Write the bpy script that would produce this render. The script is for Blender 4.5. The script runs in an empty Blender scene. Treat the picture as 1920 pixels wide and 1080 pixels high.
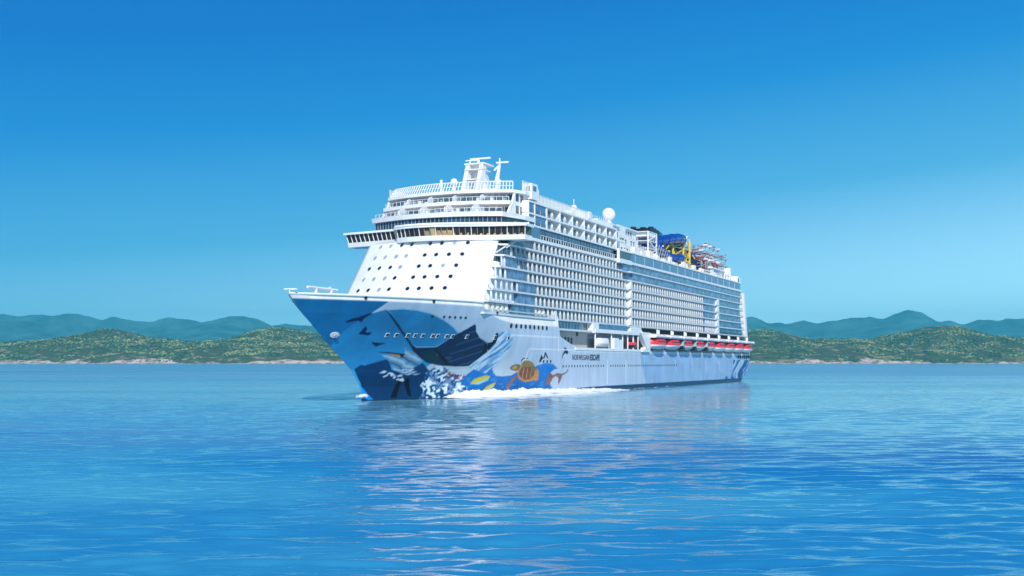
import bpy, bmesh, math, random
import numpy as np
R=math.radians
# ------------------------------------------------------------------ camera, sky, sun
scn=bpy.context.scene
cam_d=bpy.data.cameras.new('camera'); cam=bpy.data.objects.new('camera',cam_d); scn.collection.objects.link(cam)
CAM_H=8.65
cam.location=(0,0,CAM_H); cam.rotation_euler=(R(90),0,0)
cam_d.sensor_width=36; cam_d.lens=36*2120/1920; cam_d.shift_y=(679-540)/1920
cam_d.clip_start=1; cam_d.clip_end=120000
scn.camera=cam
TH=math.atan(956/2120); SN,CS=math.sin(TH),math.cos(TH)     # the ship's heading
SUN_EL=R(33); DL=R(30)
sv=(-SN*math.cos(DL)+CS*math.sin(DL), -CS*math.cos(DL)-SN*math.sin(DL))   # horizontal direction towards the sun
sd=bpy.data.lights.new('sun','SUN'); sd.energy=3.6; sd.angle=R(0.53); sd.color=(1,0.965,0.9)
sun=bpy.data.objects.new('sun',sd); scn.collection.objects.link(sun)
from mathutils import Vector, Matrix
sdir=Vector((sv[0]*math.cos(SUN_EL),sv[1]*math.cos(SUN_EL),math.sin(SUN_EL)))
sun.rotation_euler=sdir.to_track_quat('Z','Y').to_euler()
world=bpy.data.worlds.new('World'); scn.world=world; world.use_nodes=True
wn=world.node_tree; wn.nodes.clear()
def N(nt,typ,**kw):
    n=nt.nodes.new(typ)
    for k,v in kw.items(): setattr(n,k,v)
    return n
wo=N(wn,'ShaderNodeOutputWorld'); bg=N(wn,'ShaderNodeBackground'); bg.inputs['Strength'].default_value=0.1
sky=N(wn,'ShaderNodeTexSky',sky_type='NISHITA'); sky.sun_disc=False; sky.sun_elevation=SUN_EL
sky.sun_rotation=math.atan2(sv[0],sv[1]); sky.dust_density=0.6; sky.ozone_density=2.5
tc=N(wn,'ShaderNodeTexCoord'); sp=N(wn,'ShaderNodeSeparateXYZ'); rp=N(wn,'ShaderNodeValToRGB')
wn.links.new(tc.outputs['Generated'],sp.inputs[0])
tilt=N(wn,'ShaderNodeMath',operation='MULTIPLY_ADD'); tilt.inputs[1].default_value=-0.10   # bluer away to the left, paler to the right
wn.links.new(sp.outputs['X'],tilt.inputs[0]); wn.links.new(sp.outputs['Z'],tilt.inputs[2])
lift=N(wn,'ShaderNodeMath',operation='ADD'); lift.inputs[1].default_value=.1; wn.links.new(tilt.outputs[0],lift.inputs[0]); wn.links.new(lift.outputs[0],rp.inputs[0])
SKY=[(0.06,(.48,.92,1.2)),(0.12,(.43,.84,1.08)),(0.19,(.19,.51,.80)),(0.227,(.07,.365,.66)),(0.32,(.007,.21,.57)),(0.40,(.001,.14,.49)),(0.7,(.001,.09,.36)),(1.0,(.001,.07,.28))]
el=rp.color_ramp.elements
while len(el)<len(SKY): el.new(0.5)
for e,(p,c) in zip(el,SKY): e.position=p; e.color=(*[10*v for v in c],1)
mx=N(wn,'ShaderNodeMix',data_type='RGBA'); mx.inputs[0].default_value=0.98
wn.links.new(sky.outputs[0],mx.inputs[6]); wn.links.new(rp.outputs[0],mx.inputs[7])
wn.links.new(mx.outputs[2],bg.inputs[0]); wn.links.new(bg.outputs[0],wo.inputs[0])
scn.view_settings.view_transform='Standard'; scn.view_settings.look='None'; scn.view_settings.exposure=0.35; scn.view_settings.gamma=1
scn.cycles.max_bounces=6; scn.cycles.volume_bounces=0; scn.cycles.transparent_max_bounces=12
scn.cycles.use_denoising=True
# ------------------------------------------------------------------ helpers
COL=scn.collection
class MB:
    def __init__(s): s.v=[]; s.f=[]
    def box(s,x0,x1,y0,y1,z0,z1):
        n=len(s.v)
        s.v+=[(x0,y0,z0),(x1,y0,z0),(x1,y1,z0),(x0,y1,z0),(x0,y0,z1),(x1,y0,z1),(x1,y1,z1),(x0,y1,z1)]
        s.f+=[[n+i for i in q] for q in ((3,2,1,0),(4,5,6,7),(0,1,5,4),(1,2,6,5),(2,3,7,6),(3,0,4,7))]
        return s
    def prism(s,pts,z0,z1,top=None):
        """plan outline (counter-clockwise) raised from z0 to z1; top = another outline for the upper rim"""
        n=len(s.v); k=len(pts); top=top or pts
        s.v+=[(a,b,z0) for a,b in pts]+[(a,b,z1) for a,b in top]
        s.f.append(list(range(n+k-1,n-1,-1))); s.f.append(list(range(n+k,n+2*k)))
        for i in range(k):
            j=(i+1)%k; s.f.append([n+i,n+j,n+k+j,n+k+i])
        return s
    def slab(s,pts,axis,a,b):
        """outline in the plane across `axis` (0 or 1), extruded along that axis from a to b"""
        n=len(s.v); k=len(pts)
        for c in (a,b):
            for p,q in pts: s.v.append((c,p,q) if axis==0 else (p,c,q))
        s.f.append(list(range(n+k-1,n-1,-1))); s.f.append(list(range(n+k,n+2*k)))
        for i in range(k):
            j=(i+1)%k; s.f.append([n+i,n+j,n+k+j,n+k+i])
        return s
    def tube(s,path,r,seg=6,cap=True):
        P=[Vector(p) for p in path]; n0=len(s.v)
        rr=r if isinstance(r,(list,tuple)) else [r]*len(P)
        for i,p in enumerate(P):
            d=(P[min(i+1,len(P)-1)]-P[max(i-1,0)])
            if d.length<1e-6: d=Vector((0,0,1))
            d.normalize(); u=d.cross(Vector((0,0,1)))
            if u.length<1e-3: u=Vector((1,0,0))
            u.normalize(); w=u.cross(d)
            for k in range(seg):
                a=2*math.pi*k/seg; s.v.append(tuple(p+(u*math.cos(a)+w*math.sin(a))*rr[i]))
        for i in range(len(P)-1):
            for k in range(seg):
                a=n0+i*seg+k; b=n0+i*seg+(k+1)%seg; s.f.append([a,b,b+seg,a+seg])
        if cap:
            s.f.append([n0+k for k in range(seg)][::-1]); s.f.append([n0+(len(P)-1)*seg+k for k in range(seg)])
        return s
    def lathe(s,cx,cy,prof,seg=20):
        n0=len(s.v)
        for r,z in prof:
            for k in range(seg):
                a=2*math.pi*k/seg; s.v.append((cx+r*math.cos(a),cy+r*math.sin(a),z))
        for i in range(len(prof)-1):
            for k in range(seg):
                a=n0+i*seg+k; b=n0+i*seg+(k+1)%seg; s.f.append([a,b,b+seg,a+seg])
        return s
    def grid(s,rows):
        n0=len(s.v); m=len(rows[0])
        for r in rows: s.v+=[tuple(p) for p in r]
        for i in range(len(rows)-1):
            for j in range(m-1):
                a=n0+i*m+j; s.f.append([a,a+1,a+m+1,a+m])
        return s
def link(name,me,mat=None,parent=None):
    o=bpy.data.objects.new(name,me); COL.objects.link(o)
    if mat is not None: me.materials.append(mat)
    if parent is not None: o.parent=parent
    return o
def obj(name,mb,mat,parent=None,smooth=False):
    me=bpy.data.meshes.new(name); me.from_pydata(mb.v,[],mb.f)
    bm=bmesh.new(); bm.from_mesh(me); bmesh.ops.recalc_face_normals(bm,faces=bm.faces); bm.to_mesh(me); bm.free()
    me.update()
    if smooth:
        me.polygons.foreach_set('use_smooth',[True]*len(me.polygons))
    return link(name,me,mat,parent)
def npmesh(name,V,F,mat,parent=None,smooth=True):
    """V (n,3) and F (m,k) numpy arrays"""
    V=np.asarray(V,np.float32); F=np.asarray(F,np.int32); me=bpy.data.meshes.new(name)
    k=F.shape[1]; me.vertices.add(len(V)); me.vertices.foreach_set('co',V.ravel())
    me.loops.add(F.size); me.loops.foreach_set('vertex_index',F.ravel())
    me.polygons.add(len(F)); me.polygons.foreach_set('loop_start',np.arange(0,F.size,k,dtype=np.int32))
    me.polygons.foreach_set('loop_total',np.full(len(F),k,np.int32))
    if smooth: me.polygons.foreach_set('use_smooth',np.ones(len(F),bool))
    me.update(calc_edges=True); me.validate()
    return link(name,me,mat,parent)
def gridfaces(nr,nc):
    i=np.arange(nr-1)[:,None]*nc+np.arange(nc-1)[None]
    return np.stack([i,i+1,i+nc+1,i+nc],-1).reshape(-1,4)
def set_color(o,name,C):
    at=o.data.color_attributes.new(name,'FLOAT_COLOR','POINT')
    C=np.concatenate([C,np.ones((len(C),1))],1).astype(np.float32); at.data.foreach_set('color',C.ravel())
def tag(o,label=None,cat=None,group=None,kind=None):
    if label: o['label']=label
    if cat: o['category']=cat
    if group: o['group']=group
    if kind: o['kind']=kind
    return o
def part(o,label): o['label']=label; return o
def empty(name,loc,rz=0):
    o=bpy.data.objects.new(name,None); COL.objects.link(o); o.location=loc; o.rotation_euler=(0,0,rz); return o
def copy_child(src,parent,loc=None):
    c=src.copy(); COL.objects.link(c); c.parent=parent
    if loc is not None: c.location=loc
    return c
_rng=np.random.default_rng(7)
_tab=_rng.random((256,256))
def vnoise(x,y):
    x=np.asarray(x,float); y=np.asarray(y,float)
    xi=np.floor(x).astype(int); yi=np.floor(y).astype(int); fx=x-xi; fy=y-yi
    fx=fx*fx*(3-2*fx); fy=fy*fy*(3-2*fy)
    g=lambda a,b:_tab[a%256,b%256]
    return (g(xi,yi)*(1-fx)+g(xi+1,yi)*fx)*(1-fy)+(g(xi,yi+1)*(1-fx)+g(xi+1,yi+1)*fx)*fy
def fbm(x,y,o=4):
    t=0;a=.5
    for i in range(o): t=t+a*vnoise(x*2**i+17*i,y*2**i+31*i); a*=.5
    return t/(1-.5**o)
# ------------------------------------------------------------------ materials
def newmat(name):
    m=bpy.data.materials.new(name); m.use_nodes=True; nt=m.node_tree
    return m,nt,nt.nodes['Principled BSDF']
def plain(name,c,rough=.5,spec=.5,metal=0,var=.06,scale=.35,coat=0):
    m,nt,b=newmat(name)
    b.inputs['Roughness'].default_value=rough; b.inputs['Specular IOR Level'].default_value=spec; b.inputs['Metallic'].default_value=metal
    b.inputs['Coat Weight'].default_value=coat
    t=N(nt,'ShaderNodeTexCoord'); n=N(nt,'ShaderNodeTexNoise'); n.inputs['Scale'].default_value=scale; n.inputs['Detail'].default_value=5
    r=N(nt,'ShaderNodeValToRGB'); nt.links.new(t.outputs['Object'],n.inputs['Vector']); nt.links.new(n.outputs[0],r.inputs[0])
    r.color_ramp.elements[0].position=.3; r.color_ramp.elements[1].position=.7
    r.color_ramp.elements[0].color=(*[v*(1-var) for v in c],1); r.color_ramp.elements[1].color=(*[min(1,v*(1+var)) for v in c],1)
    nt.links.new(r.outputs[0],b.inputs['Base Color'])
    return m
M={}
M['white']=plain('white_paint',(.80,.80,.80),.35)
M['partition']=plain('partition_paint',(.66,.69,.72),.4)
M['cream']=plain('cream_paint',(.78,.75,.68),.4)
M['beige']=plain('beige_paint',(.55,.47,.42),.5)
M['shade']=plain('grey_white_paint',(.62,.66,.70),.4)
M['grey']=plain('grey_paint',(.3,.34,.38),.5)
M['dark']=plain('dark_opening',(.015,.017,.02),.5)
M['black']=plain('black_paint',(.012,.014,.02),.35)
M['glass']=plain('blue_glass',(.045,.14,.27),.06,.9,0,.25,.25)
M['darkglass']=plain('dark_glass',(.012,.022,.035),.05,.8,0,.4,.3)
M['bridgeglass']=plain('bridge_glass',(.035,.024,.018),.08,.6,0,.5,.3)
M['warm']=plain('warm_window_glass',(.50,.36,.18),.15,.6,0,.35,.5)
M['red']=plain('lifeboat_red',(.68,.04,.065),.4,.5)
M['orange']=plain('orange_red_plastic',(.62,.06,.03),.4)
M['bluetube']=plain('blue_slide_plastic',(.010,.045,.29),.22,.6)
M['navytube']=plain('navy_slide_plastic',(.01,.018,.09),.25,.6)
M['yellow']=plain('yellow_steel',(.70,.50,.04),.4)
M['redsteel']=plain('red_steel',(.45,.03,.05),.45)
M['steel']=plain('grey_steel',(.35,.37,.40),.4)
M['paleboat']=plain('pale_boat_hull',(.62,.66,.64),.4)
def glass_rail():
    m,nt,b=newmat('balustrade_glass')
    b.inputs['Base Color'].default_value=(.22,.38,.50,1); b.inputs['Roughness'].default_value=.05; b.inputs['Alpha'].default_value=.20
    return m
M['rail']=glass_rail()
def door_wall(name,pitch,glass,frame,wf=.22):
    """cabin wall: dark glass doors with pale frames repeating along the ship"""
    m,nt,b=newmat(name); b.inputs['Roughness'].default_value=.12
    t=N(nt,'ShaderNodeTexCoord'); s=N(nt,'ShaderNodeSeparateXYZ'); nt.links.new(t.outputs['Object'],s.inputs[0])
    d=N(nt,'ShaderNodeMath',operation='DIVIDE'); d.inputs[1].default_value=pitch; nt.links.new(s.outputs['Y'],d.inputs[0])
    f=N(nt,'ShaderNodeMath',operation='FRACT'); nt.links.new(d.outputs[0],f.inputs[0])
    g=N(nt,'ShaderNodeMath',operation='LESS_THAN'); g.inputs[1].default_value=wf; nt.links.new(f.outputs[0],g.inputs[0])
    n=N(nt,'ShaderNodeTexNoise'); n.inputs['Scale'].default_value=.4; nt.links.new(t.outputs['Object'],n.inputs['Vector'])
    r=N(nt,'ShaderNodeValToRGB'); r.color_ramp.elements[0].position=.35; r.color_ramp.elements[1].position=.68
    r.color_ramp.elements[0].color=(*[v*.45 for v in glass],1); r.color_ramp.elements[1].color=(*[v*1.5 for v in glass],1); nt.links.new(n.outputs[0],r.inputs[0])
    x=N(nt,'ShaderNodeMix',data_type='RGBA'); nt.links.new(g.outputs[0],x.inputs[0]); nt.links.new(r.outputs[0],x.inputs[6]); x.inputs[7].default_value=(*frame,1)
    nt.links.new(x.outputs[2],b.inputs['Base Color'])
    return m
M['cabin']=door_wall('cabin_wall',1.41,(.055,.085,.12),(.26,.29,.33))
M['suite']=door_wall('suite_wall',2.4,(.10,.19,.28),(.5,.55,.6),.10)
M['band']=door_wall('glass_band',1.9,(.09,.20,.34),(.16,.30,.46),.05)
M['obs']=door_wall('observation_glass',1.9,(.03,.07,.11),(.02,.035,.05),.12)
# ------------------------------------------------------------------ sea
def sea_material():
    m,nt,b=newmat('sea_water')
    b.inputs['Roughness'].default_value=.16; b.inputs['IOR'].default_value=1.7
    g=N(nt,'ShaderNodeNewGeometry')
    def noise(scale,xf,det,rot=8,dist=.3):
        mp=N(nt,'ShaderNodeMapping'); mp.inputs['Scale'].default_value=(xf,1,1); mp.inputs['Rotation'].default_value=(0,0,R(rot)); nt.links.new(g.outputs['Position'],mp.inputs[0])
        n=N(nt,'ShaderNodeTexNoise'); n.inputs['Scale'].default_value=scale; n.inputs['Detail'].default_value=det; n.inputs['Distortion'].default_value=dist; nt.links.new(mp.outputs[0],n.inputs['Vector']); return n
    def ramp(src,stops):
        r=N(nt,'ShaderNodeValToRGB'); e=r.color_ramp.elements
        while len(e)<len(stops): e.new(.5)
        for q,(p,c) in zip(e,stops): q.position=p; q.color=(*c,1)
        nt.links.new(src,r.inputs[0]); return r
    # open water is deep blue with turquoise patches, and its far part is painted paler to imitate reflected sky
    patch=ramp(noise(.016,.7,4,-20).outputs[0],[(.36,(.004,.12,.38)),(.50,(.022,.25,.465)),(.64,(.085,.43,.55))])
    far_sheen=ramp(noise(.014,.22,5,4).outputs[0],[(.32,(.07,.31,.46)),(.50,(.17,.42,.51)),(.68,(.27,.50,.56))])
    wind=N(nt,'ShaderNodeMapRange'); wind.inputs['From Min'].default_value=.35; wind.inputs['From Max'].default_value=.65; wind.inputs['To Min'].default_value=.025; wind.inputs['To Max'].default_value=.11
    nt.links.new(noise(.03,.25,4,-5).outputs[0],wind.inputs[0])
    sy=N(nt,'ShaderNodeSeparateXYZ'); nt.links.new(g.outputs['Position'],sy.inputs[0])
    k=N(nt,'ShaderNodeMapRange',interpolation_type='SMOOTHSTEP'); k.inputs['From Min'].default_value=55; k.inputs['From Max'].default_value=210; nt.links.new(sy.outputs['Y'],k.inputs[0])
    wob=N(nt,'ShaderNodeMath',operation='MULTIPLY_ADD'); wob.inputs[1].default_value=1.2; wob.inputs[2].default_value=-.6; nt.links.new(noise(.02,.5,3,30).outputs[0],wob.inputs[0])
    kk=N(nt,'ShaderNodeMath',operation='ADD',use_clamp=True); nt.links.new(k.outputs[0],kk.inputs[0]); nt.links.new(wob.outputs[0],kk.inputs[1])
    x=N(nt,'ShaderNodeMix',data_type='RGBA'); nt.links.new(kk.outputs[0],x.inputs[0]); nt.links.new(patch.outputs[0],x.inputs[6]); nt.links.new(far_sheen.outputs[0],x.inputs[7]); nt.links.new(x.outputs[2],b.inputs['Base Color'])
    # beyond a few hundred metres the wavelets are finer than the mesh and the bumps: they show as roughness
    far=N(nt,'ShaderNodeMapRange'); far.inputs['From Min'].default_value=180; far.inputs['From Max'].default_value=900; far.inputs['To Max'].default_value=.26; nt.links.new(sy.outputs['Y'],far.inputs[0])
    ro=N(nt,'ShaderNodeMath',operation='ADD'); nt.links.new(wind.outputs[0],ro.inputs[0]); nt.links.new(far.outputs[0],ro.inputs[1]); nt.links.new(ro.outputs[0],b.inputs['Roughness'])
    prev=None
    for sc,dist,xf,det,rot in ((3.0,.010,.42,2,10),(1.0,.034,.30,2,-7),(.24,.11,.26,2,5)):
        bp=N(nt,'ShaderNodeBump'); bp.inputs['Strength'].default_value=1; bp.inputs['Distance'].default_value=dist
        nt.links.new(noise(sc,xf,det,rot).outputs[0],bp.inputs['Height'])
        if prev: nt.links.new(prev.outputs[0],bp.inputs['Normal'])
        prev=bp
    nt.links.new(prev.outputs[0],b.inputs['Normal'])
    return m
def wave_h(X,Y):
    rg=np.random.default_rng(3); h=np.zeros_like(X)
    for i in range(54):
        L=10**rg.uniform(.12,.80); k=2*math.pi/L; a=math.radians(rg.normal(-87,13)); amp=.0042*L**.97*rg.uniform(.5,1.2)
        ph=rg.uniform(0,6.28); fade=np.clip(1.5-Y/(L*75.),0,1)
        q=k*(X*math.cos(a)+Y*math.sin(a))+ph
        h+=amp*fade*(np.sin(q)+.25*np.sin(2*q+1.2))
    return h*(.55+.9*fbm(X/55.,Y/38.,2))
def build_sea():
    ys=[-120.,-60.,0.,18.]; y=24.
    while y<1200: ys.append(y); y+=max(.17,y*.0036)
    ys+=[1500,2200,3500,6000,12000,30000,60000]
    xs=np.arange(-150,150.1,.5); xs=np.concatenate([[-60000,-8000,-2500,-900,-450,-300,-220,-180],xs,[180,220,300,450,900,2500,8000,60000]])
    X,Y=np.meshgrid(xs,np.array(ys))
    H=wave_h(X,Y); H*=np.clip((Y-20)/15,0,1)
    H*=np.clip((190-np.abs(X))/40,0,1)
    V=np.stack([X,Y,H],-1).reshape(-1,3)
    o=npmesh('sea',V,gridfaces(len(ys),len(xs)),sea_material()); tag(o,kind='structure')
build_sea()
# ------------------------------------------------------------------ shore, hills, mountains
def ridge(pts,dist): 
    px=np.array([p[0] for p in pts],float); py=np.array([p[1] for p in pts],float)
    return (px-960)/2120*dist, (679-py)*dist/2120+CAM_H
FAR=[(-900,600),(-500,590),(-200,598),(0,588),(30,592),(75,587),(95,594),(130,586),(170,592),(195,600),(212,592),(250,601),(280,603),(320,594),(375,602),(420,594),(450,592),(480,598),(510,610),(535,605),(575,609),
 (700,612),(850,600),(1000,606),(1150,598),(1300,604),(1390,595),(1415,594),(1440,606),(1465,604),(1480,607),(1510,599),(1540,607),(1580,598),(1615,594),(1650,598),(1670,588),(1695,580),(1725,585),(1760,603),(1785,601),(1815,608),(1840,596),(1880,602),(1890,597),(1920,596),(2100,590),(2400,600),(2800,592)]
NEAR=[(-900,640),(-300,630),(-100,640),(0,647),(60,644),(120,637),(160,627),(190,623),(230,625),(280,634),(330,640),(400,642),(440,634),(480,621),(520,616),(550,622),(600,630),(700,640),(900,634),(1100,642),(1300,636),(1400,622),(1440,620),(1470,628),(1510,636),(1560,640),(1620,639),(1660,632),(1700,626),(1740,617),(1770,615),(1800,620),(1850,632),(1890,636),(1920,638),(2100,630),(2400,640),(2800,632)]
def mountain_mat():
    m,nt,b=newmat('hazed_mountain_forest'); b.inputs['Roughness'].default_value=.9; b.inputs['Specular IOR Level'].default_value=.1
    g=N(nt,'ShaderNodeNewGeometry'); n=N(nt,'ShaderNodeTexNoise'); n.inputs['Scale'].default_value=.0022; n.inputs['Detail'].default_value=9; n.inputs['Roughness'].default_value=.65
    nt.links.new(g.outputs['Position'],n.inputs['Vector']); r=N(nt,'ShaderNodeValToRGB')
    r.color_ramp.elements[0].position=.35; r.color_ramp.elements[1].position=.68
    r.color_ramp.elements[0].color=(.004,.03,.05,1); r.color_ramp.elements[1].color=(.08,.20,.20,1)  # blue of the distant haze is mixed into the forest colour
    nt.links.new(n.outputs[0],r.inputs[0]); nt.links.new(r.outputs[0],b.inputs['Base Color']); return m
def build_mountains():
    D=18000; rx,rz=ridge(FAR,D)
    xs=np.arange(-15000,15001,75.); ys=np.arange(13500,21001,125.)
    X,Y=np.meshgrid(xs,ys)
    base=np.interp(X+260*(fbm(X/1500,Y/1500)-.5),rx,rz)
    t=(Y-D)/np.where(Y<D,4400,3000); sh=np.clip(1-np.abs(t),0,1)**.9
    sp=fbm(X/900.,Y/1500.,5); spur=np.abs(vnoise(X/700.+.3*Y/1000,Y/2600.)-.5)*2
    H=base*sh*(1-.34*np.clip(np.abs(t)*2.2,0,1)*(1-spur))+(sp-.5)*330*np.clip(np.abs(t)*3,0,1)*sh+(fbm(X/260.,Y/260.,3)-.5)*40*sh+(fbm(X/95.,Y/95.,2)-.5)*34*sh-6
    o=npmesh('mountains',np.stack([X,Y,H],-1).reshape(-1,3),gridfaces(len(ys),len(xs)),mountain_mat()); tag(o,kind='structure')
build_mountains()
HD=6300.
_nx,_nz=ridge(NEAR,HD)
def hill_h(X,Y):
    ymin=5300+200*(fbm(X/900.+5,X*0+3.3,3)-.5)+np.where(np.abs(X+1250)<500,-150*(1-np.abs(X+1250)/500),0)
    base=np.interp(X,_nx,_nz); t=(Y-ymin)/(HD-ymin)
    up=np.clip(t,0,1); sh=np.where(t<1, up**.8*(1.0), np.clip(1-(t-1)*.55,0,1))
    lump=(fbm(X/250.,Y/250.,4)-.5)
    H=base*sh*(1+.30*lump*np.clip(1.25-t,0,1))+52*lump*np.clip(t*3,0,1)*np.clip(1.4-t,0,1)
    foot=np.clip((Y-ymin)/45.,-1,1)*np.where(Y>ymin,6+6*(fbm(X/120.,Y*0+9,3)),6)
    return np.where(t>0,np.maximum(H,0)+foot,foot), t
def hill_mat():
    m,nt,b=newmat('hill_scrub'); b.inputs['Roughness'].default_value=.9; b.inputs['Specular IOR Level'].default_value=.1
    g=N(nt,'ShaderNodeNewGeometry'); n=N(nt,'ShaderNodeTexNoise'); n.inputs['Scale'].default_value=.02; n.inputs['Detail'].default_value=6
    nt.links.new(g.outputs['Position'],n.inputs['Vector']); r=N(nt,'ShaderNodeValToRGB')
    r.color_ramp.elements[0].position=.36; r.color_ramp.elements[1].position=.70
    r.color_ramp.elements[0].color=(.05,.085,.04,1); r.color_ramp.elements[1].color=(.36,.29,.20,1)
    e=r.color_ramp.elements.new(.56); e.color=(.075,.10,.04,1)
    nt.links.new(n.outputs[0],r.inputs[0]); nt.links.new(r.outputs[0],b.inputs['Base Color']); return m
def sand_mat():
    m,nt,b=newmat('shore_sand_and_rock'); b.inputs['Roughness'].default_value=.9
    g=N(nt,'ShaderNodeNewGeometry'); n=N(nt,'ShaderNodeTexNoise'); n.inputs['Scale'].default_value=.035; n.inputs['Detail'].default_value=6
    nt.links.new(g.outputs['Position'],n.inputs['Vector']); r=N(nt,'ShaderNodeValToRGB')
    r.color_ramp.elements[0].position=.38; r.color_ramp.elements[1].position=.58
    r.color_ramp.elements[0].color=(.20,.15,.12,1); r.color_ramp.elements[1].color=(.62,.48,.40,1)
    nt.links.new(n.outputs[0],r.inputs[0]); nt.links.new(r.outputs[0],b.inputs['Base Color']); return m
def build_hills():
    xs=np.arange(-5400,5401,16.); ys=np.concatenate([np.arange(5060,5800,13.),np.arange(5800,8300,34.)])
    X,Y=np.meshgrid(xs,ys); H,t=hill_h(X,Y)
    o=npmesh('hills',np.stack([X,Y,np.where(Y>8230,-5,H)],-1).reshape(-1,3),gridfaces(len(ys),len(xs)),hill_mat()); tag(o,kind='structure')
    ysb=np.arange(5060,5520,6.5); xsb=np.arange(-5400,5401,10.); X,Y=np.meshgrid(xsb,ysb); H,t=hill_h(X,Y)
    cap=2+34*np.clip(fbm(X/140.,Y/260.+2,4)-.36,0,1)*1.6+12*np.clip(fbm(X/23.,Y/40.,3)-.55,0,1)
    Hb=np.where(H<cap,H+1.8+3.5*fbm(X/17.,Y/17.,3),H-8)
    o=npmesh('beach',np.stack([X,Y,Hb],-1).reshape(-1,3),gridfaces(len(ysb),len(xsb)),sand_mat()); tag(o,kind='structure')
build_hills()
def forest_mat():
    m,nt,b=newmat('forest_leaves'); b.inputs['Roughness'].default_value=.85; b.inputs['Specular IOR Level'].default_value=.1
    a=N(nt,'ShaderNodeAttribute',attribute_name='leaf'); g=N(nt,'ShaderNodeNewGeometry')
    n=N(nt,'ShaderNodeTexNoise'); n.inputs['Scale'].default_value=.22; n.inputs['Detail'].default_value=4; nt.links.new(g.outputs['Position'],n.inputs['Vector'])
    r=N(nt,'ShaderNodeMapRange'); r.inputs['From Min'].default_value=.3; r.inputs['From Max'].default_value=.7; r.inputs['To Min'].default_value=.55; r.inputs['To Max'].default_value=1.45
    nt.links.new(n.outputs[0],r.inputs[0])
    x=N(nt,'ShaderNodeVectorMath',operation='SCALE'); nt.links.new(a.outputs['Color'],x.inputs[0]); nt.links.new(r.outputs[0],x.inputs['Scale'])
    nt.links.new(x.outputs[0],b.inputs['Base Color']); return m
def build_forest():
    rg=np.random.default_rng(11)
    bm=bmesh.new(); bmesh.ops.create_icosphere(bm,subdivisions=1,radius=1); bv=np.array([v.co[:] for v in bm.verts]); bf=np.array([[v.index for v in f.verts] for f in bm.faces]); bm.free()
    shapes=[]
    for k in range(8):
        d=1+.45*(rg.random(len(bv))-.5); v=bv*d[:,None]; v[:,2]=np.where(v[:,2]<-.3,-.3+.2*(v[:,2]+.3),v[:,2]); shapes.append(v)
    n=52000; X=rg.uniform(-3400,3400,n); Y=5315+(rg.random(n)**1.4)*1250
    H,t=hill_h(X,Y)
    dens=fbm(X/150.+7,Y/150.,3); ok=(t>.012)&(t<1.25)&(dens>.36+.16*rg.random(n))
    ok&=~((t<.30)&(fbm(X/110.+3,Y/350.+8,3)>.60))
    X,Y,H,t=X[ok],Y[ok],H[ok],t[ok]; n=len(X)
    V=[];F=[];C=[];off=0
    pal=np.array([(.030,.070,.032),(.05,.10,.035),(.10,.14,.055),(.19,.20,.085),(.07,.12,.06),(.02,.05,.035)])
    q=fbm(X/95.+2,Y/70.+4,4)+.36*(rg.random(n)-.5); pr=np.digitize(q,[.36,.44,.50,.555,.62])
    pal=pal[[5,0,1,4,2,3]]
    for i in range(n):
        r=rg.uniform(2.8,6.8)*(1.5 if rg.random()<.10 else 1); v=shapes[rg.integers(8)]; a=rg.uniform(0,6.28); c,s=math.cos(a),math.sin(a)
        w=np.stack([v[:,0]*c-v[:,1]*s,v[:,0]*s+v[:,1]*c,v[:,2]*rg.uniform(.55,.95)],-1)*r
        w+=(X[i],Y[i],H[i]+r*.25); V.append(w); F.append(bf+off); off+=len(v)
        C.append(np.repeat((pal[pr[i]]*rg.uniform(1.1,2.0))[None],len(v),0))
    o=npmesh('forest',np.concatenate(V),np.concatenate(F),forest_mat(),smooth=False); set_color(o,'leaf',np.concatenate(C))
    tag(o,'olive green scrub and trees covering the low hills along the far shore','forest',kind='stuff')
build_forest()
# ------------------------------------------------------------------ air
HAZE=5.0e-5
def build_haze():
    mb=MB(); mb.box(-16000,16000,-400,21500,-12,930)
    m=bpy.data.materials.new('haze_air'); m.use_nodes=True; nt=m.node_tree; nt.nodes.clear()
    o=N(nt,'ShaderNodeOutputMaterial'); v=N(nt,'ShaderNodeVolumePrincipled')
    v.inputs['Color'].default_value=(.13,.86,1.0,1); v.inputs['Density'].default_value=HAZE; v.inputs['Anisotropy'].default_value=0
    nt.links.new(v.outputs[0],o.inputs['Volume'])
    h=obj('haze',mb,m); tag(h,kind='stuff')
build_haze()
# ------------------------------------------------------------------ the ship: x = towards port, y = metres aft of the bow tip, z = metres above the water
SHIP_LOC=(-44.0,227.5,0)
ship=empty('cruise_ship',SHIP_LOC,-TH)
tag(ship,'huge white cruise ship with sea life painted on its blue bow, underway past green hills','cruise ship')
STEM_H=[-3,0.2,3.2,5.0,7.0,10.0,13.9,17.0,18.85,21.0,22.6]
STEM_S=[25.9,25.8,25.1,23.6,21.4,16.6,10.3,5.6,2.8,0.1,-1.6]
def stem(h): return np.interp(h,STEM_H,STEM_S)
def hullt(s,h):
    e=np.clip(h/21.5,0,1.05)**1.25
    L=84+(58-84)*e; p=1.75+0.45*e
    u=np.clip((s-stem(h))/L,0,1); t=20.6*(1-(1-u)**p)
    send=np.interp(h,[-3,0,5,8,30],[314,318,328,331,332]); r=9.
    v=np.clip((s-(send-r))/r,0,1)
    hb=np.interp(h,[-3,0,4,9],[18.2,19.2,20.3,20.6]); run=np.clip((s-240)/80,0,1)**2
    t=t*(1-run*(1-hb/20.6))
    return np.minimum(t,t*0.72+t*0.28*np.sqrt(np.clip(1-v**2.6,0,1)))
SHEER=[(-5,22.5),(46.9,22.5),(47.3,20.85),(91.0,20.85),(91.08,15.6),(95,14.6),(99,13.6),(103,12.9),(106,12.3),(330,12.3)]
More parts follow.
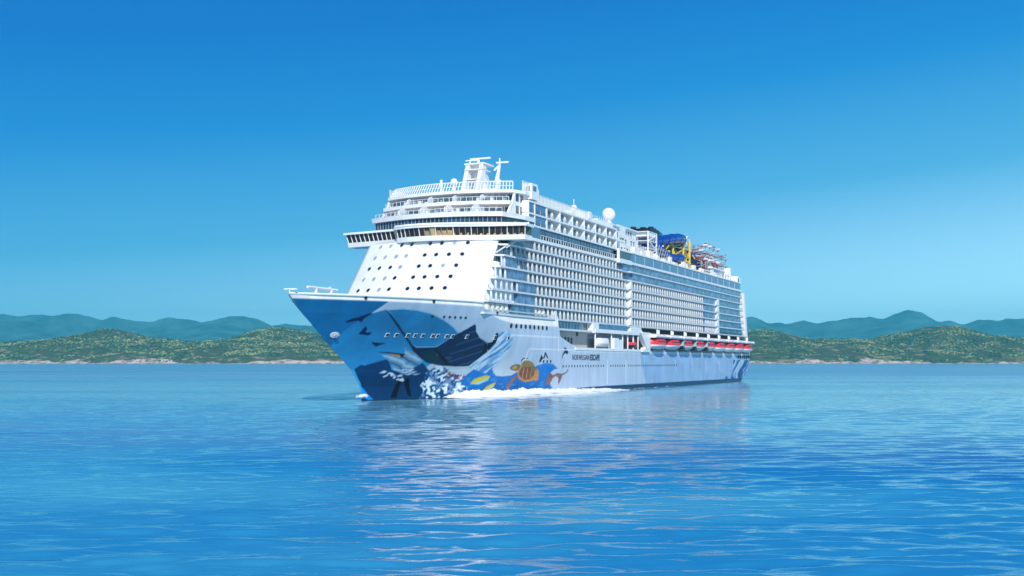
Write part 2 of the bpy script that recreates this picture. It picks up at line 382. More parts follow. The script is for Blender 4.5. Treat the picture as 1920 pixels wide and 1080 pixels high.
def htop(s): return np.interp(s,[a for a,b in SHEER],[b for a,b in SHEER])
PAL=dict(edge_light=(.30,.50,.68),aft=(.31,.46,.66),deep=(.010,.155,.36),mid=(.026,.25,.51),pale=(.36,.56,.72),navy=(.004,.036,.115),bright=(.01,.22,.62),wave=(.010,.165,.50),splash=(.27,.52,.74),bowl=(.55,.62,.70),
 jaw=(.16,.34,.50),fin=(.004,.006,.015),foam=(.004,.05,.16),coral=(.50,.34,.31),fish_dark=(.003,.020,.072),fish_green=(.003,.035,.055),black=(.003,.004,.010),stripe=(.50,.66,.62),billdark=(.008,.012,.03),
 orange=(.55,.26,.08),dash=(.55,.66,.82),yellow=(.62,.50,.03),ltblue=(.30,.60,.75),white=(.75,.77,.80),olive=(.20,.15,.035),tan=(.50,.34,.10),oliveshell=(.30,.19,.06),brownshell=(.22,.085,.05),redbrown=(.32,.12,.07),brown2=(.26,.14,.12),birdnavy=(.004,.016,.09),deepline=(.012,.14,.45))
MURAL=[
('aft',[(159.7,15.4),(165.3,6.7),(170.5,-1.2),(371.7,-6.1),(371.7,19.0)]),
('deep',[(-9.0,23.5),(19.5,23.5),(18.0,21.7),(17.0,20.2),(16.1,18.9),(15.1,18.1),(13.5,14.7),(13.5,11.9),(16.0,9.0),(-9.0,9.0)]),
('mid',[(8.0,11.9),(13.5,11.9),(13.5,14.7),(15.1,18.1),(16.1,18.9),(18.8,19.9),(22.2,20.2),(26.3,20.1),(30.5,19.4),(35.6,18.1),(39.8,16.6),(42.4,15.4),(43.1,11.0),(39.2,6.7),(40.0,-3.0),(10.0,-3.0)]),
('pale',[(18.8,19.9),(22.1,20.3),(26.2,20.2),(30.6,19.5),(35.7,18.2),(40.0,16.7),(42.4,15.4),(41.7,15.4),(39.5,16.5),(35.5,17.9),(30.6,19.2),(26.5,19.8),(22.4,20.0),(18.9,19.7)]),
('navy',[(22.1,7.1),(23.0,8.1),(23.8,7.9),(28.4,9.4),(31.1,7.0),(34.5,6.1),(36.5,7.3),(38.1,8.5),(41.4,6.7),(41.7,3.6),(42.1,-0.9),(29.5,-1.0),(25.9,2.3),(25.1,3.8)]),
('bright',[(25.6,1.7),(25.5,3.2),(27.3,1.4),(28.8,0.2),(29.5,-0.7),(25.9,-0.6)]),
('wave',[(41.7,-0.4),(42.4,0.8),(50.7,3.2),(53.2,5.3),(55.1,7.2),(56.9,8.3),(60.6,9.6),(61.6,6.8),(62.5,6.2),(64.0,5.4),(66.4,5.1),(69.6,5.3),(71.9,6.2),(78.5,7.1),(79.9,7.8),(83.7,8.4),(88.4,8.2),(91.8,6.9),(89.7,6.7),(87.4,5.7),(87.2,4.3),(90.4,1.8),(94.2,0.3),(92.2,-0.8),(68.2,-1.1)]),
('splash',[(55.5,15.5),(60.4,16.3),(63.4,15.4),(64.2,13.1),(63.4,11.1),(61.8,8.2),(59.7,5.9),(55.3,6.9),(53.1,6.9),(52.9,8.5),(55.2,11.1),(56.5,13.0)]),
('bowl',[(61.7,6.8),(62.5,6.1),(64.0,5.3),(66.4,5.1),(69.8,5.3),(71.9,6.2),(69.7,8.1),(66.9,9.6),(65.1,9.6),(62.3,7.6)]),
('jaw',[(28.9,13.3),(31.2,11.5),(33.8,10.9),(37.8,8.8),(36.5,7.3),(37.0,6.1),(34.5,6.1),(31.6,7.0),(29.1,8.8),(26.0,10.3),(31.4,9.7),(31.3,10.9)]),
('fin',[(33.0,0.5),(34.3,4.6),(35.4,4.6),(34.7,0.5)]),
('fin',[(35.6,4.9),(37.0,5.0),(38.8,0.8),(37.8,0.9)]),
('foam',[(41.3,4.4),(40.8,6.2),(41.6,7.0),(43.1,7.9),(46.5,7.3),(50.7,4.7),(52.9,3.7),(55.5,2.2),(54.9,1.1),(56.0,-0.8),(43.3,-0.8),(41.1,0.3),(42.2,2.0),(40.7,3.3)]),
('coral',[(45.4,6.7),(53.2,5.5),(53.2,4.8),(51.5,4.1),(48.0,5.1)]),
('fish_dark',[(18.8,19.6),(19.0,19.7),(25.8,16.0),(31.8,12.5),(33.3,11.9),(38.2,12.0),(38.9,12.2),(41.2,14.6),(45.8,17.4),(46.4,17.2),(47.8,15.7),(50.4,14.3),(53.8,13.3),(55.7,13.3),(55.5,15.5),(56.0,15.8),(56.8,15.2),(57.3,13.3),(55.7,11.1),(53.9,9.0),(52.5,7.6),(46.2,7.6),(43.1,7.9),(39.2,8.5),(35.8,9.9),(33.1,11.2),(30.2,13.0),(26.7,15.0)]),
('edge_light',[(18.8,19.7),(19.9,19.3),(25.8,16.0),(31.8,12.5),(33.3,11.9),(38.2,12.1),(38.9,12.3),(41.2,14.7),(45.8,17.4),(45.7,17.6),(41.1,14.8),(38.8,12.4),(38.1,12.2),(33.1,12.1),(31.7,12.6),(25.6,16.1),(19.8,19.4),(18.7,19.8)]),
('edge_light',[(47.8,15.7),(50.4,14.4),(54.2,13.4),(55.6,13.4),(55.6,15.4),(55.5,15.5),(55.5,13.6),(54.0,13.5),(50.3,14.6),(47.7,15.8)]),
('fish_green',[(35.5,10.9),(38.0,11.4),(41.1,9.8),(44.2,8.1),(39.9,8.5),(37.0,9.7)]),
('black',[(37.8,11.9),(39.2,11.7),(42.4,10.1),(46.4,8.1),(45.1,7.9),(41.9,9.8)]),
('black',[(53.5,13.0),(56.0,13.6),(55.9,15.8),(56.8,15.2),(57.3,13.3),(55.7,11.1),(54.2,10.1)]),
('stripe',[(44.8,7.8),(49.5,7.5),(53.9,7.8),(54.0,7.6),(49.7,7.3),(45.0,7.6)]),
('stripe',[(46.1,7.3),(50.0,7.0),(54.6,7.2),(54.7,7.0),(50.2,6.8),(46.3,7.1)]),
('stripe',[(46.8,6.9),(50.3,6.6),(54.5,6.8),(54.7,6.6),(50.4,6.4),(47.0,6.6)]),
('billdark',[(23.9,10.9),(26.8,10.9),(31.7,10.5),(31.6,9.5),(30.6,10.0),(27.0,10.6)]),
('orange',[(27.0,10.6),(30.4,10.3),(31.4,9.7),(28.7,10.2)]),
('dash',[(29.4,6.4),(30.0,6.7),(30.2,6.5),(29.7,6.2)]),
('dash',[(30.6,6.1),(31.1,6.4),(31.4,6.2),(30.9,5.9)]),
('dash',[(28.5,6.3),(29.0,6.5),(29.2,6.4),(28.7,6.1)]),
('dash',[(34.9,4.5),(35.4,4.8),(35.7,4.6),(35.2,4.3)]),
('dash',[(33.3,5.5),(33.9,5.7),(34.2,5.6),(33.7,5.3)]),
('dash',[(31.7,5.7),(32.2,6.0),(32.5,5.8),(32.0,5.5)]),
('dash',[(29.0,6.5),(29.5,6.8),(29.8,6.6),(29.3,6.3)]),
('dash',[(29.8,5.4),(30.4,5.7),(30.6,5.5),(30.1,5.2)]),
('dash',[(34.2,4.6),(34.8,4.9),(35.1,4.7),(34.5,4.4)]),
('dash',[(33.6,5.4),(34.1,5.7),(34.4,5.6),(33.9,5.3)]),
('dash',[(30.3,5.6),(30.8,5.9),(31.1,5.7),(30.6,5.4)]),
('dash',[(33.5,4.7),(34.1,5.0),(34.4,4.8),(33.8,4.5)]),
('dash',[(34.1,5.5),(34.6,5.7),(34.9,5.6),(34.4,5.3)]),
('dash',[(32.5,5.1),(33.0,5.4),(33.3,5.2),(32.8,4.9)]),
('dash',[(31.4,5.9),(31.9,6.2),(32.2,6.0),(31.7,5.7)]),
('dash',[(31.1,6.1),(31.6,6.3),(31.9,6.2),(31.4,5.9)]),
('dash',[(35.0,4.4),(35.6,4.6),(35.9,4.5),(35.3,4.2)]),
('dash',[(31.8,5.7),(32.3,6.0),(32.6,5.8),(32.1,5.5)]),
('dash',[(34.6,4.8),(35.2,5.1),(35.5,4.9),(35.0,4.6)]),
('dash',[(34.6,4.5),(35.2,4.7),(35.5,4.6),(34.9,4.3)]),
('dash',[(31.6,5.6),(32.1,5.9),(32.4,5.7),(31.9,5.4)]),
('dash',[(32.3,5.4),(32.8,5.7),(33.1,5.6),(32.6,5.3)]),
('dash',[(29.0,6.3),(29.6,6.5),(29.9,6.4),(29.4,6.1)]),
('dash',[(33.6,5.6),(34.1,5.9),(34.4,5.7),(33.9,5.4)]),
('dash',[(31.9,7.0),(33.7,6.9),(35.2,7.1),(34.2,6.7)]),
('dash',[(32.9,6.6),(34.7,6.4),(36.2,6.6),(35.2,6.2)]),
('dash',[(33.8,6.1),(35.7,5.9),(37.2,6.1),(36.2,5.7)]),
('dash',[(34.0,7.0),(35.8,6.9),(37.3,7.1),(36.3,6.6)]),
('dash',[(35.0,6.6),(36.9,6.4),(38.3,6.6),(37.3,6.2)]),
('dash',[(36.0,6.1),(37.9,5.9),(39.4,6.1),(38.3,5.7)]),
('yellow',[(55.9,3.5),(56.8,4.6),(60.1,5.4),(62.1,5.2),(61.7,4.4),(58.9,3.5)]),
('ltblue',[(55.8,3.3),(58.7,3.8),(61.7,4.8),(61.8,4.2),(59.0,3.2)]),
('yellow',[(60.8,1.8),(62.5,2.9),(65.0,3.7),(64.7,2.7),(62.3,1.8)]),
('ltblue',[(60.5,1.4),(62.2,1.9),(64.7,2.8),(64.5,2.4),(62.4,1.4)]),
('black',[(71.3,9.0),(71.6,9.6),(72.9,9.8),(74.5,9.5),(72.8,9.1),(71.8,8.6)]),
('white',[(71.7,9.0),(72.2,9.4),(74.1,9.4),(74.5,9.2),(72.5,9.0),(72.1,8.6)]),
('olive',[(67.9,7.2),(68.4,7.8),(69.8,8.2),(71.7,8.0),(72.9,7.2),(72.3,6.7),(71.0,6.4),(69.0,6.7)]),
('tan',[(68.8,7.2),(69.5,7.8),(70.8,7.6),(71.1,7.1),(70.0,6.8)]),
('oliveshell',[(72.2,5.8),(71.9,6.7),(72.2,8.3),(72.8,9.1),(75.0,9.1),(77.4,8.4),(79.2,7.4),(80.9,6.7),(81.7,5.7),(81.3,4.6),(79.6,3.8),(76.5,3.6),(73.8,4.3)]),
('orange',[(72.2,5.8),(71.9,6.7),(72.2,8.1),(73.2,7.6),(72.9,6.1),(74.1,4.8),(76.1,4.1),(78.6,4.2),(79.9,5.2),(79.8,6.7),(80.9,6.7),(81.8,5.7),(81.3,4.6),(79.7,3.7),(76.6,3.6),(73.8,4.3)]),
('brownshell',[(72.7,6.0),(73.0,7.4),(76.9,7.5),(78.8,6.6),(79.8,5.3),(78.5,4.3),(75.8,4.2),(73.9,4.9)]),
('orange',[(73.9,7.2),(74.3,7.2),(75.2,4.5),(74.8,4.5)]),
('orange',[(75.7,7.2),(76.1,7.1),(77.0,4.5),(76.6,4.5)]),
('orange',[(77.6,7.1),(78.0,7.1),(78.8,4.5),(78.4,4.5)]),
('redbrown',[(72.1,5.6),(72.6,4.7),(71.6,3.8),(70.5,2.0),(69.4,1.9),(69.7,3.1),(70.7,4.3)]),
('orange',[(80.0,7.1),(81.8,6.2),(82.6,4.1),(81.1,3.7),(80.3,4.1),(81.3,5.3)]),
('brown2',[(86.4,2.6),(86.8,4.0),(87.1,5.5),(87.8,5.9),(89.6,5.2),(91.9,5.8),(94.7,5.5),(97.2,5.9),(98.6,6.9),(98.9,6.3),(97.5,5.6),(95.1,5.1),(94.9,4.1),(93.8,2.7),(93.2,3.1),(93.3,4.2),(91.5,5.0),(90.0,4.4),(88.9,2.8)]),
('black',[(80.3,8.6),(80.4,10.4),(81.1,10.5),(81.2,9.9),(82.3,10.1),(82.2,11.2),(83.1,11.1),(85.2,9.6),(84.3,9.7),(83.0,10.5),(82.8,9.7),(81.8,9.6),(81.0,8.6)]),
('black',[(93.9,9.2),(94.4,10.7),(95.6,11.5),(95.9,12.1),(95.6,12.7),(97.0,12.6),(98.0,11.9),(99.0,11.4),(98.0,10.7),(96.9,11.1),(95.3,10.7),(94.7,10.1)]),
('birdnavy',[(12.3,17.1),(13.2,17.8),(14.3,18.1),(16.0,19.1),(16.3,18.9),(15.5,17.7),(15.8,17.1),(14.6,17.4),(12.8,16.9)]),
('birdnavy',[(17.1,14.6),(17.2,15.6),(17.3,16.3),(18.1,15.8),(18.3,15.0),(19.8,15.0),(19.7,14.4),(18.2,14.5)]),
('birdnavy',[(21.4,13.1),(22.3,12.9),(25.1,12.8),(23.7,12.3),(23.3,12.0),(21.9,12.6)]),
('deepline',[(274.2,-0.4),(280.6,3.1),(290.2,0.3),(291.1,-0.5)]),
]
def inside(pts,S,Hh):
    c=np.zeros(S.shape,bool); n=len(pts)
    for i in range(n):
        x1,y1=pts[i]; x2,y2=pts[(i+1)%n]
        if y1==y2: continue
        k=((y1>Hh)!=(y2>Hh))&(S<(x2-x1)*(Hh-y1)/(y2-y1)+x1); c^=k
    return c
def white_edge(S): return np.interp(S,[-5,46.8,48.0,49.6,51.8,56,63.1,91],[21.5,21.5,21.3,20.6,19.6,18.7,18.1,18.1])
def paint(S,Hh):
    C=np.tile(np.array((.50,.59,.71)),(len(S),1))
    C*=(1+.05*(fbm(S/9.,Hh/5.,3)-.5)[:,None])
    def put(mask,c,a=1.): C[mask]=C[mask]*(1-a)+np.array(c)*a
    for name,pts in MURAL:
        k=inside(pts,S,Hh)
        if not k.any(): continue
        put(k,PAL[name])
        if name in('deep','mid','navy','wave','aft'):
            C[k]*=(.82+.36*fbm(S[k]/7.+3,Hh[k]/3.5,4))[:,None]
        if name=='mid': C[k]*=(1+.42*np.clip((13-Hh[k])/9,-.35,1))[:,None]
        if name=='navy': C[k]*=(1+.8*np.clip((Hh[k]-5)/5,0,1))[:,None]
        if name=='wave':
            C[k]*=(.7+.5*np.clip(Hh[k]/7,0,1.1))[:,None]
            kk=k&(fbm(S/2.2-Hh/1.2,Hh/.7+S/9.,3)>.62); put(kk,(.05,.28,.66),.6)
        if name=='splash':
            q=fbm((S*.75-Hh*.9)/.55,(S+Hh*.8)/4.,3); put(k&(q>.56),(.72,.80,.88),.85); put(k&(q<.40),(.03,.18,.48),.8)
        if name=='foam':
            q=fbm(S/.75+.9*Hh,Hh/.6-.5*S,3); put(k&(q>.44),(.30,.58,.78)); put(k&(q>.53),(.75,.80,.86)); put(k&(fbm(S/2.+5,Hh/1.6,2)>.62),(.01,.09,.30),.7)
        if name=='jaw':
            q=np.sin(Hh*3.2+S*.9+3*fbm(S/2.,Hh/2.,2)); put(k&(q>.55),(.45,.60,.72),.8); put(k&(q<-.75),(.03,.12,.26),.8)
        if name=='coral':
            q=fbm(S/.9,Hh/.6,2); put(k&(q>.56),(.72,.70,.76)); put(k&(q<.42),(.06,.08,.22))
        if name in('brownshell','oliveshell','redbrown','brown2','olive'):
            C[k]*=(.65+.7*fbm(S[k]/.9,Hh[k]/.7,3))[:,None]
        if name=='fish_dark':
            q=np.sin((S*.30-Hh)*2.9); put(k&(q>.82)&(S>44),(.02,.075,.21),.85)
            q=fbm(S/1.6,Hh/.8,3); put(k&(S<46)&(Hh<10.5)&(q>.58),(.03,.11,.16),.7)
    # stern decoration
    k=(S>293-np.clip(6-Hh,0,6)*.9)&(Hh<9.6); q=fbm(S/3.6+1.5*np.sin(Hh/2.),Hh/5.5,3)
    put(k&(q>.55),(.42,.58,.74)); put(k&(q<.46),(.015,.11,.38)); put(k&(q<.37),(.006,.05,.22))
    # plating ribs and pale lines on the side
    for s0,h0,h1 in ((130.6,2.0,9.4),(148.0,2.0,9.4)): put((np.abs(S-s0)<.45)&(Hh>h0)&(Hh<h1),(.74,.78,.84))
    for s0,h1 in ((204,9.6),(226,9.4),(246,9.2),(268,9.)): put((np.abs(S-s0+(Hh-8)*.55)<.5)&(Hh>4.6)&(Hh<h1),(.50,.62,.76))
    put((np.abs(Hh-15.25)<.22)&(S>63)&(S<91),(.74,.78,.84)); put((np.abs(Hh-12.0)<.16)&(S>73)&(S<103),(.74,.78,.84)); put((np.abs(S-73)<.3)&(Hh>9.3)&(Hh<12),(.74,.78,.84)); put((np.abs(S-91.5)<.3)&(Hh>11.5)&(Hh<15.6),(.74,.78,.84))
    put((Hh>11.5)&(S>103),(.64,.69,.76))
    # white bulwark and the white panel let into the shoulder of the hull
    kb=white_edge(S)
    put((Hh>kb)&(S<91.04),(.80,.80,.79))
    # boot top
    put((Hh<1.0+.6*np.clip((S-60)/60,0,1))&(S>70),(.003,.035,.11)); put(Hh<.25,(.01,.03,.07))
    return C
def build_hull():
    S=np.concatenate([np.concatenate([np.arange(0,46.9,.18),[46.92,47.28],np.arange(47.5,60,.19)]),np.arange(60,91,.2),[91.0,91.08],np.arange(91.4,107,.24),np.arange(107,160,.45),np.arange(160,296,1.1),np.arange(296,332.2,.4),[332.3]])
    nr=140; r=np.linspace(0,1,nr)
    Sg,Rg=np.meshgrid(S,r); Hh=-2+(htop(Sg)+2)*Rg
    blend=np.clip(1-Sg/118,0,1); s=Sg+stem(Hh)*blend
    s=np.minimum(s,np.interp(Hh,[-3,0,5,8,30],[314,318,328,331,332]))
    T=hullt(s,Hh)-np.clip(Hh-white_edge(s),0,3)*(s<91.04)*np.clip((s+2)/6,0,1)*np.interp(s,[46,52],[.7,.48]); T=np.maximum(T,.02); T[:,0]=0.02
    V=np.stack([T,s,Hh],-1).reshape(-1,3); Vm=V.copy(); Vm[:,0]*=-1
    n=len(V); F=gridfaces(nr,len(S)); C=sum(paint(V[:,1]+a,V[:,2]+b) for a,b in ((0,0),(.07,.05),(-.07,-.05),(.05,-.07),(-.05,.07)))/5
    tr=np.arange(nr-1)*len(S)+len(S)-1                        # transom
    FT=np.stack([tr,tr+n,tr+len(S)+n,tr+len(S)],-1)
    m,nt,b=newmat('hull_paint'); b.inputs['Roughness'].default_value=.34; b.inputs['Specular IOR Level'].default_value=.22
    a=N(nt,'ShaderNodeAttribute',attribute_name='livery')
    nz=N(nt,'ShaderNodeTexNoise'); nz.inputs['Scale'].default_value=.25; nz.inputs['Detail'].default_value=6
    t=N(nt,'ShaderNodeTexCoord'); mp=N(nt,'ShaderNodeMapping'); mp.inputs['Scale'].default_value=(1,1.4,.25); nt.links.new(t.outputs['Object'],mp.inputs[0]); nt.links.new(mp.outputs[0],nz.inputs['Vector'])
    rr=N(nt,'ShaderNodeMapRange'); rr.inputs['From Min'].default_value=.3; rr.inputs['From Max'].default_value=.7; rr.inputs['To Min'].default_value=.88; rr.inputs['To Max'].default_value=1.06
    nt.links.new(nz.outputs[0],rr.inputs[0]); x=N(nt,'ShaderNodeVectorMath',operation='SCALE'); nt.links.new(a.outputs['Color'],x.inputs[0]); nt.links.new(rr.outputs[0],x.inputs['Scale']); nt.links.new(x.outputs[0],b.inputs['Base Color'])
    # faint plate seams
    bk=N(nt,'ShaderNodeBump'); bk.inputs['Strength'].default_value=.12; bk.inputs['Distance'].default_value=.3; nt.links.new(nz.outputs[0],bk.inputs['Height']); nt.links.new(bk.outputs[0],b.inputs['Normal'])
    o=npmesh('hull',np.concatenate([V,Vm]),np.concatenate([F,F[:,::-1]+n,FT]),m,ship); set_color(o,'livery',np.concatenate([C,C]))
    part(o,'blue bow painted with a leaping billfish, sea turtle and birds, pale grey blue sides')
    # decks inside the hull
    def outline(s0,s1,h,ins=.7,step=3.):
        ss=np.arange(s0,s1+.01,step); tt=np.maximum(hullt(ss,np.full_like(ss,h))-ins,.05)
        return [(t,s) for t,s in zip(tt,ss)]+[(-t,s) for t,s in zip(tt[::-1],ss[::-1])]
    mb=MB(); mb.prism(outline(1,90.6,21.2),20.9,21.2); mb.prism(outline(90.4,330,12.0),11.8,12.05); mb.box(-20.4,20.4,90.4,90.9,12.05,22.3)
    obj('deck',mb,M['shade'],ship)
    mb=MB(); ss=np.arange(-1.2,47,1.5)                          # capping rail along the bulwark
    for sg in (1,-1): mb.tube([(sg*max(0.0,float(hullt(s,22.5))-.42),s,22.5) for s in ss],.22,6)
    obj('bulwark_rail',mb,M['white'],ship)
    mb=MB(); mb.tube([(0,-1.2,22.6),(0,-1.4,23.3),(1.5,-1.0,23.3),(-1.5,-1.0,23.3)],.16); obj('bow_light',mb,M['white'],ship)
    # fittings on the hull
    def on_hull(name,s,h,ds,dh,mat,par,depth=.06,seg=None):
        t=float(hullt(s,h)); t2=float(hullt(s+.6,h)); t3=float(hullt(s,h+.6))
        n=Vector((1,-(t2-t)/.6,-(t3-t)/.6)).normalized(); a=Vector((0,0,1)).cross(n).normalized(); u=n.cross(a)
        c=Vector((t,s,h))+n*depth*.4; mb=MB(); k=seg or 4
        P=[(math.cos(2*math.pi*i/k+math.pi/4*(k==4))*(1.414 if k==4 else 1),math.sin(2*math.pi*i/k+math.pi/4*(k==4))*(1.414 if k==4 else 1)) for i in range(k)]
        base=len(mb.v)
        for d in (-.25,depth):
            for p,q in P: mb.v.append(tuple(c+a*p*ds/2+u*q*dh/2+n*d))
        mb.f.append(list(range(k))[::-1]); mb.f.append(list(range(k,2*k)))
        for i in range(k): mb.f.append([i,(i+1)%k,k+(i+1)%k,k+i])
        return obj(name,mb,mat,par)
    for s in (23.6,25.8,28.6,30.5,32.5,35.2,36.6,39.2,41.0,45.6,55.8,61.5):
        w=on_hull('hull_window',s,14.55,.95,1.1,M['white'],ship,.05); on_hull('pane',s,14.62,.62,.78,M['darkglass'],w,.11)
    for s in (31.1,34.5,36.2,37.9,39.7,41.4): on_hull('hull_port',s,18.8,.75,.55,M['dark'],ship,.06,10)
    for i in range(9): on_hull('mooring_port',61.35+i*(22/8),17.5,1.25,1.15,M['dark'],ship,.05,12)
    for s,h in ((53.5,20.3),(12.6,22.0),(29,21.9)): on_hull('fairlead',s,h,.6,.8,M['dark'],ship,.05,10)
    on_hull('anchor_pocket',12.4,14.4,2.2,1.5,M['shade'],ship,.10,12); on_hull('anchor',12.6,14.35,1.0,.9,M['steel'],ship,.35,6)
    for s in list(np.arange(95,205,2.15)):
        if abs(s-130.6)>1.3 and abs(s-148)>1.3:
            t=float(hullt(s,7.5)); mb=MB(); mb.box(t-.1,t+.06,s-.3,s+.3,7.25,7.85); obj('hull_scuttle',mb,M['darkglass'],ship)
    for s in (82.6,84.6,86.6): t=float(hullt(s,9)); mb=MB(); mb.box(t-.1,t+.06,s-.35,s+.35,8.55,9.2); obj('hull_scuttle',mb,M['darkglass'],ship)
    # the name on the side
    def word(txt,s,size,h,mat,off):
        cu=bpy.data.curves.new('lettering','FONT'); cu.body=txt; cu.size=size; cu.extrude=.03; cu.offset=off; cu.space_character=1.05
        tmp=bpy.data.objects.new('tmp',cu); COL.objects.link(tmp); dg=bpy.context.evaluated_depsgraph_get(); me=bpy.data.meshes.new_from_object(tmp.evaluated_get(dg)); bpy.data.objects.remove(tmp)
        w=max(v.co.x for v in me.vertices)-min(v.co.x for v in me.vertices)
        me.transform(Matrix.Rotation(R(90),4,'X')); me.transform(Matrix.Rotation(R(90),4,'Z')); o=link('name_lettering',me,mat,ship); o.location=(20.66,s,h); return w
    navy=plain('lettering_navy',(.012,.02,.05),.4)
    w=word('NORWEGIAN',101.6,2.15,9.25,navy,-.02); word('ESCAPE',101.9+w+.5,2.35,9.2,navy,.05)
build_hull()
# ------------------------------------------------------------------ white front wall with its portholes
def fw_hw(h): return 18.9-.055*(h-22)
def fw_s(t,h,c=4.): return 46.3+.755*(h-22)-c*(1-(t/fw_hw(h))**2)
def build_front():
    hs=np.linspace(20.9,38.4,16); mb=MB(); rows=[]
    for h in hs:
        w=fw_hw(h); r=[(-w+.0,72,h)]+[(t,float(fw_s(t,h)),h) for t in np.linspace(-w,w,41)]+[(w,72,h)]; rows.append(r)
    mb.grid(rows)
    o=obj('front_wall',mb,M['white'],ship,True); part(o,'raked white front wall with five rows of portholes')
    rows=[(37.5,-.0),(34.55,-.35),(31.7,-.8),(28.9,-1.15),(26.05,-1.5)]; T0=[-13.1,-9.6,-6.1,-3.1,2.1,5.1,8.3,11.5]
    nrm=Vector((0,-1,.755)).normalized()
    def disc(r,t,h,d0,d1,mat,name,par):
        s=float(fw_s(t,h)); sl=float(fw_s(t+.5,h))-s
        n=Vector((sl/.5,-1,.755)).normalized(); a=Vector((0,0,1)).cross(n).normalized(); u=n.cross(a); mb=MB(); c=Vector((t,s,h))
        for d in (d0,d1):
            for i in range(14): g=2*math.pi*i/14; mb.v.append(tuple(c+a*math.cos(g)*r+u*math.sin(g)*r*1.12+n*d))
        mb.f.append(list(range(14,28))); mb.f.append(list(range(14))[::-1])
        for i in range(14): mb.f.append([i,(i+1)%14,14+(i+1)%14,14+i])
        return obj(name,mb,mat,par)
    rg=random.Random(2)
    for h,dx in rows:
        for t in T0:
            p=disc(.66,t+dx,h,-.2,.10,M['shade'],'porthole',o); disc(.50,t+dx,h,-.2,.13,rg.choice((M['darkglass'],M['black'],M['black'],M['darkglass'],M['black'],M['grey'],M['steel'])),'pane',p)
    mb=MB()                                                      # pale hatch panel under the wheelhouse
    t0=-1.2
    for (ta,tb) in ((-4.6,2.2),):
        pts=[(ta,38.2),(tb,38.2),(tb-1.2,36.6),(ta+1.2,36.6)]
        mb.v+=[(t,float(fw_s(t,h))-.06,h) for t,h in pts]; mb.f.append([0,1,2,3])
    obj('hatch_panel',mb,M['shade'],o)
build_front()
